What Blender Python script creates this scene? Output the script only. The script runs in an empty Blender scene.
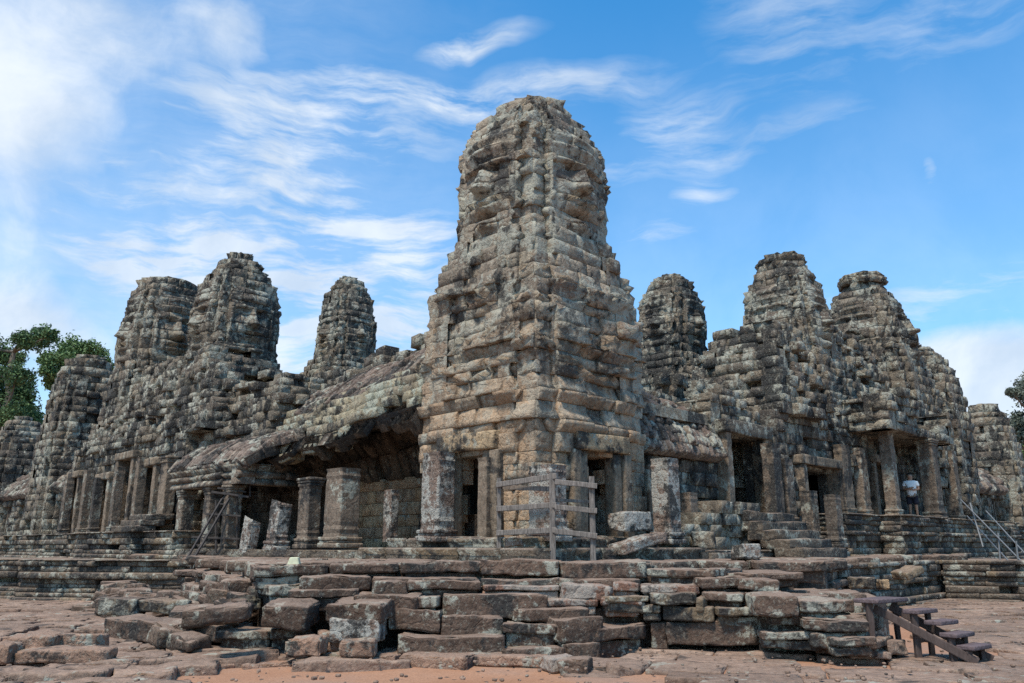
import bpy, math, random
import numpy as np
from mathutils import Vector, Matrix

R = math.radians
random.seed(7)
rng = np.random.default_rng(7)
SC = bpy.context.scene
COL = SC.collection

# ------------------------------------------------------------------ camera
EYE = np.array([0.0, 0.0, 1.65])
FPX = 800.0
PITCH = math.atan(204.0 / FPX)
CP, SP = math.cos(PITCH), math.sin(PITCH)
cam_data = bpy.data.cameras.new('camera')
cam_data.sensor_width = 36.0
cam_data.lens = FPX * 36.0 / 1024.0
cam_data.clip_end = 2000
cam = bpy.data.objects.new('camera', cam_data)
cam.location = EYE
cam.rotation_euler = (math.pi / 2 + PITCH, 0, 0)
COL.objects.link(cam)
SC.camera = cam

# ------------------------------------------------------------------ light and exposure
SUN_EL, SUN_AZ = R(62), R(212)          # azimuth measured clockwise from +Y: behind the viewer, to the left
SUN_STRENGTH, SUN_ANGLE = 3.6, R(10)
SKY_STRENGTH = 0.12
SC.view_settings.view_transform = 'Standard'
SC.view_settings.look = 'None'
SC.view_settings.gamma = 1
SC.view_settings.exposure = 0.43
SC.view_settings.use_curve_mapping = False
SC.cycles.max_bounces = 5
SC.cycles.diffuse_bounces = 3
SC.cycles.use_denoising = False
SC.cycles.sample_clamp_indirect = 2.0
SC.cycles.sample_clamp_direct = 6.0
sun_d = bpy.data.lights.new('sun', 'SUN')
sun_d.energy = SUN_STRENGTH
sun_d.angle = SUN_ANGLE
sun_d.color = (1.0, 0.93, 0.82)
sun = bpy.data.objects.new('sun', sun_d)
sdir = Vector((math.sin(SUN_AZ) * math.cos(SUN_EL), math.cos(SUN_AZ) * math.cos(SUN_EL), math.sin(SUN_EL)))
sun.rotation_euler = (-sdir).to_track_quat('-Z', 'Y').to_euler()
COL.objects.link(sun)


def pix_dir(x, y):
    dx, dy = (x - 512.0) / FPX, (341.5 - y) / FPX
    return np.array([dx, CP - dy * SP, SP + dy * CP])


def pY(x, y, Y):
    """the place seen at photo position x, y when it stands Y metres away"""
    d = pix_dir(x, y)
    return EYE + d * (Y / d[1])


def pZ(x, y, z):
    d = pix_dir(x, y)
    return EYE + d * ((z - EYE[2]) / d[2])


def px_of(p):
    q = np.asarray(p, float) - EYE
    fw = q[1] * CP + q[2] * SP
    up = -q[1] * SP + q[2] * CP
    return 512 + FPX * q[0] / fw, 341.5 - FPX * up / fw


# ------------------------------------------------------------------ node helpers
class NT:
    def __init__(self, tree):
        self.t = tree
        self.n = tree.nodes
        self.l = tree.links

    def node(self, kind, **kw):
        n = self.n.new(kind)
        for k, v in kw.items():
            setattr(n, k, v)
        return n

    def put(self, sock, v):
        if isinstance(v, bpy.types.NodeSocket):
            self.l.new(v, sock)
        elif v is not None:
            if hasattr(sock.default_value, '__len__') and not hasattr(v, '__len__'):
                v = (v, v, v)
            if hasattr(sock.default_value, '__len__') and len(sock.default_value) == 4 and len(v) == 3:
                v = (*v, 1.0)
            sock.default_value = v

    def math(self, op, a, b=None, c=None, clamp=False):
        n = self.node('ShaderNodeMath', operation=op, use_clamp=clamp)
        for i, v in enumerate((a, b, c)):
            if v is not None:
                self.put(n.inputs[i], v)
        return n.outputs[0]

    def vmath(self, op, a, b=None):
        n = self.node('ShaderNodeVectorMath', operation=op)
        self.put(n.inputs[0], a)
        if b is not None:
            self.put(n.inputs[1], b)
        return n.outputs[0]

    def noise(self, vec, scale, detail=5, rough=0.6, dist=0.0, out='Fac'):
        n = self.node('ShaderNodeTexNoise')
        self.put(n.inputs['Vector'], vec)
        n.inputs['Scale'].default_value = scale
        n.inputs['Detail'].default_value = detail
        n.inputs['Roughness'].default_value = rough
        n.inputs['Distortion'].default_value = dist
        return n.outputs[out]

    def ramp(self, fac, stops, interp='LINEAR'):
        n = self.node('ShaderNodeValToRGB')
        cr = n.color_ramp
        cr.interpolation = interp
        while len(cr.elements) < len(stops):
            cr.elements.new(0.5)
        for e, (p, c) in zip(cr.elements, stops):
            e.position = p
            e.color = (c, c, c, 1) if not hasattr(c, '__len__') else (*c, 1)
        self.put(n.inputs['Fac'], fac)
        return n.outputs['Color']

    def step(self, v, a, b):
        n = self.node('ShaderNodeMapRange')
        n.interpolation_type = 'SMOOTHSTEP'
        self.put(n.inputs['Value'], v)
        n.inputs['From Min'].default_value = a
        n.inputs['From Max'].default_value = b
        return n.outputs['Result']

    def mix(self, fac, a, b, mode='MIX'):
        n = self.node('ShaderNodeMix', data_type='RGBA', blend_type=mode)
        self.put(n.inputs[0], fac)
        self.put(n.inputs[6], a)
        self.put(n.inputs[7], b)
        return n.outputs[2]


def new_mat(name):
    m = bpy.data.materials.new(name)
    m.use_nodes = True
    t = NT(m.node_tree)
    b = t.n['Principled BSDF']
    b.inputs['Roughness'].default_value = 0.9
    b.inputs['Specular IOR Level'].default_value = 0.2
    return m, t, b


# ------------------------------------------------------------------ sky
def make_world():
    w = bpy.data.worlds.new('World')
    SC.world = w
    w.use_nodes = True
    t = NT(w.node_tree)
    bg = t.n['Background']
    sky = t.node('ShaderNodeTexSky', sky_type='NISHITA')
    sky.sun_disc = False
    sky.sun_elevation = SUN_EL
    sky.sun_rotation = SUN_AZ
    sky.air_density = 1.0
    sky.dust_density = 0.6
    sky.ozone_density = 2.2
    geo = t.node('ShaderNodeTexCoord')
    d = geo.outputs['Generated']
    sep = t.node('ShaderNodeSeparateXYZ')
    t.put(sep.inputs[0], d)
    az = t.math('ARCTAN2', sep.outputs[0], sep.outputs[1])
    el = t.math('ARCSINE', sep.outputs[2])

    def ae(x, y):
        v = pix_dir(x, y)
        v = v / np.linalg.norm(v)
        return math.atan2(v[0], v[1]), math.asin(v[2])

    comb = t.node('ShaderNodeCombineXYZ')
    t.put(comb.inputs[0], az)
    t.put(comb.inputs[1], el)
    v0 = comb.outputs[0]
    # slow warp so that the cloud edges wander
    wv = t.noise(v0, 3.0, 4, 0.55, out='Color')
    wv = t.vmath('SUBTRACT', wv, (0.5, 0.5, 0.5))
    wsc = t.node('ShaderNodeVectorMath', operation='SCALE')
    t.put(wsc.inputs[0], wv)
    wsc.inputs['Scale'].default_value = 0.13
    v1 = t.vmath('ADD', v0, wsc.outputs[0])
    # streaky cirrus and puffier texture, in angles of the sky
    mp = t.node('ShaderNodeMapping')
    mp.inputs['Rotation'].default_value = (0, 0, R(-10))
    mp.inputs['Scale'].default_value = (2.0, 11.0, 1)
    t.put(mp.inputs['Vector'], v1)
    streak = t.noise(mp.outputs[0], 2.8, 10, 0.62, 0.12)
    mp3 = t.node('ShaderNodeMapping')
    mp3.inputs['Rotation'].default_value = (0, 0, R(28))
    mp3.inputs['Scale'].default_value = (1.9, 6.0, 1)
    t.put(mp3.inputs['Vector'], v1)
    streak2 = t.noise(mp3.outputs[0], 2.6, 9, 0.62, 0.12)
    puff = t.noise(v1, 7.0, 9, 0.58, 0.2)

    def blob(x, y, rx, ry, rot, amp):
        a, e = ae(x, y)
        m = t.node('ShaderNodeMapping', vector_type='TEXTURE')
        m.inputs['Location'].default_value = (a, e, 0)
        m.inputs['Rotation'].default_value = (0, 0, R(rot))
        m.inputs['Scale'].default_value = (1.15 * rx / FPX, 1.25 * ry / FPX, 1)
        t.put(m.inputs['Vector'], v1)
        ln = t.node('ShaderNodeVectorMath', operation='LENGTH')
        t.put(ln.inputs[0], m.outputs[0])
        return t.math('MULTIPLY', t.step(ln.outputs['Value'], 1.0, 0.0), amp)

    def total(lst):
        s = lst[0]
        for q in lst[1:]:
            s = t.math('ADD', s, q)
        return s
    thick = total([blob(60, 40, 260, 150, 12, 1.0), blob(10, 150, 200, 80, -20, 0.6),
                   blob(20, 290, 150, 90, -10, 0.85), blob(1010, 395, 250, 95, 0, 1.6), blob(60, 345, 190, 60, 0, 0.6), blob(235, 30, 70, 60, 40, 0.5)])
    thin = total([blob(320, 115, 190, 60, -6, 0.95), blob(540, 88, 170, 24, 3, 0.95), blob(420, 92, 150, 22, -4, 0.9), blob(475, 42, 85, 14, 8, 1.1),
                  blob(330, 300, 260, 110, -25, 0.8), blob(150, 230, 260, 80, -28, 0.75), blob(395, 270, 130, 90, -40, 0.55),
                  blob(780, 30, 90, 90, 60, 0.42), blob(670, 118, 75, 32, 0, 0.7), blob(690, 156, 220, 22, 4, 0.5), blob(300, 200, 330, 60, -24, 0.7), blob(250, 330, 330, 80, -16, 0.7), blob(650, 243, 75, 20, 5, 0.62),
                  blob(960, 300, 220, 70, 5, 0.62), blob(960, 380, 220, 60, 0, 1.0), blob(950, 10, 130, 45, 0, 0.35),
                  blob(700, 195, 40, 20, 0, 0.6), blob(925, 180, 12, 18, 0, 0.6)])
    c_thick = t.step(t.math('ADD', t.math('ADD', t.math('MULTIPLY', puff, 0.45), t.math('MULTIPLY', streak2, 0.35)), t.math('MULTIPLY', thick, 0.62)), 0.60, 1.18)
    st = t.math('MULTIPLY_ADD', streak2, 0.45, t.math('MULTIPLY', streak, 0.75))
    c_thin = t.math('MULTIPLY', t.step(st, 0.40, 0.82), t.math('MULTIPLY', t.math('POWER', thin, 0.8), 1.25), clamp=True)
    veil = t.math('MULTIPLY', t.step(el, 0.70, 0.10), 0.36)      # paler, hazier air towards the horizon
    left = t.math('MULTIPLY', t.math('MULTIPLY', t.step(az, 0.15, -0.6), t.ramp(streak, [(0.3, 0.3), (0.7, 1.0)])), 0.36)
    cov = t.math('MAXIMUM', t.math('MULTIPLY', c_thick, 0.93), t.math('MULTIPLY', c_thin, 0.88))
    cov = t.math('MAXIMUM', cov, t.math('ADD', veil, left))
    skyc = t.node('ShaderNodeVectorMath', operation='MULTIPLY')
    t.put(skyc.inputs[0], sky.outputs[0])
    skyc.inputs[1].default_value = (0.35, 1.20, 1.58)
    shade = t.step(puff, 0.3, 0.72)
    ccol = t.mix(shade, (4.0, 4.7, 5.6), (5.9, 6.3, 6.7))
    col = t.mix(cov, skyc.outputs[0], ccol)
    t.put(bg.inputs['Color'], col)
    bg.inputs['Strength'].default_value = SKY_STRENGTH


make_world()


# ------------------------------------------------------------------ materials
def stone_mat(name, tints, dark=0.5, light=0.35, scale=1.0, dust_toplight=0.0, warm=None, streak=0.4, darkcol=(0.035, 0.032, 0.03),
              lightcol=(0.43, 0.41, 0.33), bump=0.7, rust=0.0):
    m, t, b = new_mat(name)
    tc = t.node('ShaderNodeTexCoord')
    geo = t.node('ShaderNodeNewGeometry')
    P = geo.outputs['Position']
    isl = geo.outputs['Random Per Island']
    off = t.vmath('ADD', P, t.vmath('MULTIPLY', (13.0, 7.0, 5.0), isl))
    n = len(tints)
    base = t.ramp(isl, [((i + 0.5) / n, (1.13 * c[0], 1.0 * c[1], 0.845 * c[2])) for i, c in enumerate(tints)])
    # grain inside a block and slow change from place to place
    grain = t.noise(off, 7.0 * scale, 8, 0.7)
    base = t.mix(1.0, base, t.ramp(grain, [(0.25, 0.45), (0.75, 1.5)]), 'MULTIPLY')
    macro = t.noise(P, 0.33 * scale, 4, 0.55)
    base = t.mix(1.0, base, t.ramp(macro, [(0.3, 0.7), (0.7, 1.25)]), 'MULTIPLY')
    if warm:
        zc, wid, wcol, amt = warm
        sp = t.node('ShaderNodeSeparateXYZ')
        t.put(sp.inputs[0], P)
        zz = t.math('MULTIPLY_ADD', t.noise(P, 0.6, 4, 0.6), 2.6, t.math('SUBTRACT', sp.outputs[2], 1.3))
        wv = t.math('MULTIPLY', t.step(zz, zc + wid, zc - wid), amt)
        wv = t.math('MULTIPLY', wv, t.ramp(t.math('FRACT', t.math('MULTIPLY', isl, 7.31)), [(0.15, 0.35), (0.6, 1.0)]))
        base = t.mix(wv, base, t.mix(1.0, wcol, t.ramp(grain, [(0.25, 0.6), (0.75, 1.35)]), 'MULTIPLY'))
    # pale lichen patches with ragged rims
    la = t.noise(P, 1.15 * scale, 3, 0.5)
    lb = t.noise(off, 5.2 * scale, 7, 0.68)
    lf = t.math('ADD', t.math('MULTIPLY', la, 0.55), t.math('MULTIPLY', lb, 0.6))
    lf = t.step(lf, 0.67 - 0.20 * light, 0.725 - 0.20 * light)
    lcol = t.mix(t.noise(P, 2.2, 3), lightcol, tuple(0.62 * c for c in lightcol))
    shel = t.math('SUBTRACT', 1.0, t.math('MULTIPLY', wv, 0.75)) if warm else 1.0
    base = t.mix(t.math('MULTIPLY', t.math('MULTIPLY', lf, 0.9), shel), base, lcol)
    # black crust, running down the wall in streaks
    mp = t.node('ShaderNodeMapping')
    mp.inputs['Scale'].default_value = (1, 1, 1 - 0.75 * streak)
    t.put(mp.inputs['Vector'], P)
    da = t.noise(mp.outputs[0], 0.85 * scale, 7, 0.66, 0.4)
    db = t.noise(off, 3.3 * scale, 6, 0.65)
    df = t.math('ADD', t.math('MULTIPLY', da, 0.68), t.math('MULTIPLY', db, 0.36))
    df = t.step(df, 0.62 - 0.18 * dark, 0.675 - 0.18 * dark)
    base = t.mix(t.math('MULTIPLY', t.math('MULTIPLY', df, 0.92), shel), base, darkcol)
    mp5 = t.node('ShaderNodeMapping')
    mp5.inputs['Scale'].default_value = (1.5, 1.5, 0.28)
    t.put(mp5.inputs['Vector'], P)
    run = t.step(t.noise(mp5.outputs[0], 0.8, 5, 0.6), 0.60 - 0.06 * streak, 0.68 - 0.06 * streak)
    base = t.mix(t.math('MULTIPLY', run, 0.62 * streak), base, darkcol)
    sp2 = t.noise(P, 19.0 * scale, 3, 0.6)
    base = t.mix(t.math('MULTIPLY', t.step(sp2, 0.56, 0.64), 0.32 * min(1, light + 0.3)), base, lightcol)
    sp3 = t.noise(off, 13.0 * scale, 4, 0.65)
    base = t.mix(t.math('MULTIPLY', t.step(sp3, 0.55, 0.63), 0.55 * min(1, dark + 0.25)), base, darkcol)
    if rust:
        rf = t.step(t.noise(off, 2.1, 5, 0.6), 0.62, 0.74)
        base = t.mix(t.math('MULTIPLY', rf, rust), base, (0.42, 0.15, 0.075))
    if dust_toplight:  # tan dust on upward faces; sunlight on the tops painted into its colour
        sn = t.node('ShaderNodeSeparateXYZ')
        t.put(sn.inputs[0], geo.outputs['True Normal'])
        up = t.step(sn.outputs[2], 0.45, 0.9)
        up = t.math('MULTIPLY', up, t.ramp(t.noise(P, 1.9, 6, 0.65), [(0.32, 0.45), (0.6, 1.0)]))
        base = t.mix(t.math('MULTIPLY', up, dust_toplight), base, (0.30, 0.205, 0.152))
    t.put(b.inputs['Base Color'], base)
    h1 = t.noise(P, 4.0 * scale, 10, 0.72)
    vor = t.node('ShaderNodeTexVoronoi', feature='DISTANCE_TO_EDGE')
    t.put(vor.inputs['Vector'], t.vmath('ADD', P, t.vmath('MULTIPLY', t.noise(P, 3.0, 3, out='Color'), (0.4, 0.4, 0.4))))
    vor.inputs['Scale'].default_value = 3.0 * scale
    hh = t.math('ADD', t.math('MULTIPLY', h1, 0.13), t.math('MULTIPLY', t.step(vor.outputs['Distance'], 0.0, 0.12), 0.018))
    bp = t.node('ShaderNodeBump')
    bp.inputs['Strength'].default_value = bump
    bp.inputs['Distance'].default_value = 1.0
    t.put(bp.inputs['Height'], hh)
    t.put(b.inputs['Normal'], bp.outputs[0])
    return m


M = {}
GREY = [(0.16, 0.145, 0.13), (0.28, 0.26, 0.225), (0.20, 0.175, 0.152), (0.33, 0.305, 0.26), (0.13, 0.113, 0.105), (0.25, 0.222, 0.192)]
M['tower'] = stone_mat('weathered_sandstone_tower', GREY, dark=0.43, light=0.52, warm=(5.9, 2.8, (0.44, 0.29, 0.178), 0.92), streak=0.6)
M['far'] = stone_mat('weathered_sandstone_grey', [tuple(0.74 * q for q in c) for c in GREY], dark=0.56, light=0.50, streak=0.5, bump=0.9)
M['wall'] = stone_mat('weathered_sandstone_wall', [tuple(0.68 * q for q in c) for c in GREY], dark=0.62, light=0.46, streak=0.7)
M['pale'] = stone_mat('pale_lichen_sandstone', [(0.25, 0.235, 0.19), (0.30, 0.28, 0.22), (0.20, 0.18, 0.15), (0.28, 0.26, 0.20)], dark=0.52, light=0.5, lightcol=(0.42, 0.42, 0.33))
M['vault'] = stone_mat('stained_shaded_vault_stone', [(0.085, 0.072, 0.062), (0.12, 0.10, 0.086), (0.065, 0.056, 0.05)], dark=0.6, light=0.1, streak=0.9)  # stained stone, its tints darkened further as painted interior shade
M['tan'] = stone_mat('tan_sandstone', [(0.34, 0.27, 0.19), (0.40, 0.31, 0.22), (0.28, 0.22, 0.17), (0.36, 0.26, 0.17)], dark=0.42, light=0.1, streak=0.8)
M['frame'] = stone_mat('smooth_brown_sandstone', [(0.20, 0.168, 0.138), (0.165, 0.136, 0.115)], dark=0.50, light=0.15, streak=1.0, bump=0.35)
M['roof'] = stone_mat('maroon_stone_roof', [(0.14, 0.112, 0.104), (0.175, 0.142, 0.13), (0.115, 0.093, 0.088), (0.21, 0.18, 0.16)], dark=0.56, light=0.34, streak=0.2)
M['pillar'] = stone_mat('pillar_sandstone', [(0.17, 0.143, 0.122), (0.14, 0.115, 0.10)], dark=0.48, light=0.34, streak=0.9, bump=0.5)
M['lichen'] = stone_mat('white_lichen_stone', [(0.15, 0.115, 0.105), (0.18, 0.14, 0.125)], dark=0.5, light=0.62, lightcol=(0.47, 0.44, 0.38), streak=0.3, scale=1.7)
M['base'] = stone_mat('dark_moulded_stone', [(0.11, 0.095, 0.083), (0.09, 0.078, 0.07), (0.145, 0.125, 0.107), (0.165, 0.133, 0.10)], dark=0.56, light=0.40, dust_toplight=0.45)
M['slab'] = stone_mat('dusty_sunlit_top_stone', [(0.082, 0.061, 0.053), (0.105, 0.08, 0.069), (0.068, 0.053, 0.048), (0.13, 0.10, 0.084), (0.11, 0.08, 0.068)], dark=0.42, light=0.28, dust_toplight=0.8)
M['red'] = stone_mat('red_lichen_stone', [(0.24, 0.15, 0.115), (0.27, 0.18, 0.14), (0.21, 0.125, 0.10)], dark=0.36, light=0.62, dust_toplight=0.5, rust=0.35, lightcol=(0.42, 0.36, 0.30))
M['laterite'] = stone_mat('pitted_laterite', [(0.23, 0.135, 0.105), (0.26, 0.165, 0.13), (0.19, 0.115, 0.09), (0.27, 0.185, 0.15)], dark=0.36, light=0.22, dust_toplight=0.45, rust=0.12, scale=1.5)
M['paving'] = stone_mat('dusty_paving', [(0.21, 0.152, 0.128), (0.245, 0.18, 0.152), (0.175, 0.127, 0.108), (0.28, 0.212, 0.182), (0.225, 0.168, 0.145)], dark=0.26, light=0.05, dust_toplight=0.2, rust=0.15, bump=0.6)


def plain_mat(name, c, var=0.25, scale=6.0, rough=0.8, stretch=None, bump=0.2):
    m, t, b = new_mat(name)
    tc = t.node('ShaderNodeTexCoord')
    v = tc.outputs['Object']
    if stretch:
        mp = t.node('ShaderNodeMapping')
        mp.inputs['Scale'].default_value = stretch
        t.put(mp.inputs['Vector'], v)
        v = mp.outputs[0]
    n = t.noise(v, scale, 6, 0.65)
    t.put(b.inputs['Base Color'], t.mix(1.0, c, t.ramp(n, [(0.25, 1 - var), (0.75, 1 + var)]), 'MULTIPLY'))
    b.inputs['Roughness'].default_value = rough
    bp = t.node('ShaderNodeBump')
    bp.inputs['Strength'].default_value = bump
    bp.inputs['Distance'].default_value = 0.02
    t.put(bp.inputs['Height'], n)
    t.put(b.inputs['Normal'], bp.outputs[0])
    return m


M['fence'] = plain_mat('weathered_grey_wood', (0.175, 0.148, 0.128), 0.7, 11, 0.85, (3, 3, 0.5), 0.7)
M['stair'] = plain_mat('purple_brown_wood', (0.12, 0.086, 0.086), 0.55, 9, 0.8, (0.6, 3, 3), 0.6)
M['stairleg'] = plain_mat('raw_brown_wood', (0.085, 0.06, 0.052), 0.4, 8, 0.85, (3, 3, 0.6), 0.4)
M['pole'] = plain_mat('dark_scaffold_wood', (0.06, 0.05, 0.045), 0.4, 8, 0.8)
M['metal'] = plain_mat('galvanised_rail', (0.15, 0.153, 0.155), 0.15, 8, 0.45)
M['skin'] = plain_mat('skin', (0.33, 0.19, 0.125), 0.1, 6, 0.6)
M['shirt'] = plain_mat('white_cotton', (0.74, 0.73, 0.71), 0.08, 9, 0.9)
M['shorts'] = plain_mat('dark_cotton', (0.022, 0.022, 0.032), 0.2, 9, 0.9)
M['hair'] = plain_mat('dark_hair', (0.018, 0.014, 0.012), 0.2, 20, 0.6)
M['shoe'] = plain_mat('sandal_leather', (0.06, 0.045, 0.04), 0.2, 20, 0.7)
M['marker'] = plain_mat('pale_yellow_paint', (0.50, 0.49, 0.33), 0.2, 14, 0.7)
M['bark'] = plain_mat('bark', (0.16, 0.13, 0.10), 0.4, 5, 0.9)


def leaf_mat(name, c1, c2):
    m, t, b = new_mat(name)
    geo = t.node('ShaderNodeNewGeometry')
    t.put(b.inputs['Base Color'], t.ramp(geo.outputs['Random Per Island'], [(0.0, c1), (0.6, c2), (1.0, tuple(1.3 * q for q in c2))]))
    b.inputs['Roughness'].default_value = 0.6
    return m


M['leaf'] = leaf_mat('green_leaf', (0.035, 0.065, 0.025), (0.085, 0.135, 0.05))
M['leaf2'] = leaf_mat('light_green_leaf', (0.06, 0.105, 0.035), (0.14, 0.20, 0.075))
M['leaf3'] = leaf_mat('grey_green_leaf', (0.075, 0.09, 0.06), (0.14, 0.15, 0.115))
M['scrub'] = leaf_mat('dry_scrub', (0.07, 0.05, 0.055), (0.13, 0.10, 0.10))


def sand_mat():
    m, t, b = new_mat('orange_sand')
    P = t.node('ShaderNodeNewGeometry').outputs['Position']
    a = t.noise(P, 0.5, 6, 0.6)
    c = t.ramp(a, [(0.3, (0.30, 0.145, 0.08)), (0.5, (0.34, 0.18, 0.108)), (0.72, (0.27, 0.175, 0.13))])
    g = t.noise(P, 26, 6, 0.7)
    c = t.mix(1.0, c, t.ramp(g, [(0.25, 0.7), (0.75, 1.25)]), 'MULTIPLY')
    t.put(b.inputs['Base Color'], c)
    bp = t.node('ShaderNodeBump')
    bp.inputs['Strength'].default_value = 0.5
    bp.inputs['Distance'].default_value = 0.06
    t.put(bp.inputs['Height'], t.math('ADD', t.math('MULTIPLY', t.noise(P, 2.5, 6), 1.0), t.math('MULTIPLY', g, 0.3)))
    t.put(b.inputs['Normal'], bp.outputs[0])
    return m


M['sand'] = sand_mat()


# ------------------------------------------------------------------ numpy noise
def _hash(i, j, k, s):
    h = (i * 374761393 + j * 668265263 + k * 2147483647 + s * 1274126177) & 0xFFFFFFFF
    h = ((h ^ (h >> 13)) * 1274126177) & 0xFFFFFFFF
    return ((h ^ (h >> 16)) & 0xFFFF) / 32767.5 - 1.0


def vnoise(P, f, s=0):
    """smooth value noise in [-1, 1] at points P (n, 3), frequency f"""
    Q = P * f + 1000.0
    I = np.floor(Q).astype(np.int64)
    F = Q - I
    F = F * F * (3 - 2 * F)
    x, y, z = F[:, 0], F[:, 1], F[:, 2]
    r = 0
    for a in (0, 1):
        wx = x if a else 1 - x
        for b in (0, 1):
            wy = y if b else 1 - y
            for c in (0, 1):
                wz = z if c else 1 - z
                r = r + wx * wy * wz * _hash(I[:, 0] + a, I[:, 1] + b, I[:, 2] + c, s)
    return r


def G(x):
    return np.exp(-x * x)


# ------------------------------------------------------------------ object helpers
def thing(name, label, cat, loc=(0, 0, 0), group=None):
    o = bpy.data.objects.new(name, None)
    o.empty_display_size = 0.3
    COL.objects.link(o)
    o.location = loc
    o['label'] = label
    o['category'] = cat
    if group:
        o['group'] = group
    return o


def tag(o, label, cat, group=None):
    o['label'] = label
    o['category'] = cat
    if group:
        o['group'] = group
    return o


def link_mesh(name, V, F4, mat, parent=None, smooth=False, loc=None):
    """V (n,3) world points, F4 (m,4) quads (or list of index tuples); local to parent's place"""
    V = np.asarray(V, float)
    base = np.array(parent.location) if parent is not None else (np.array(loc, float) if loc is not None else np.zeros(3))
    if parent is not None and parent.parent is not None:
        base = base + np.array(parent.parent.location)
    me = bpy.data.meshes.new(name)
    if isinstance(F4, np.ndarray):
        n, m = len(V), len(F4)
        k = F4.shape[1]
        me.vertices.add(n)
        me.vertices.foreach_set('co', (V - base).astype(np.float32).ravel())
        me.loops.add(m * k)
        me.loops.foreach_set('vertex_index', F4.astype(np.int32).ravel())
        me.polygons.add(m)
        me.polygons.foreach_set('loop_start', np.arange(0, m * k, k, dtype=np.int32))
        me.update(calc_edges=True)
        me.validate()
    else:
        me.from_pydata([tuple(v) for v in (V - base)], [], [tuple(f) for f in F4])
        me.update()
    if smooth:
        me.polygons.foreach_set('use_smooth', np.ones(len(me.polygons), bool))
    me.materials.append(mat)
    o = bpy.data.objects.new(name, me)
    COL.objects.link(o)
    if parent is not None:
        o.parent = parent
    elif loc is not None:
        o.location = base
    return o


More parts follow.
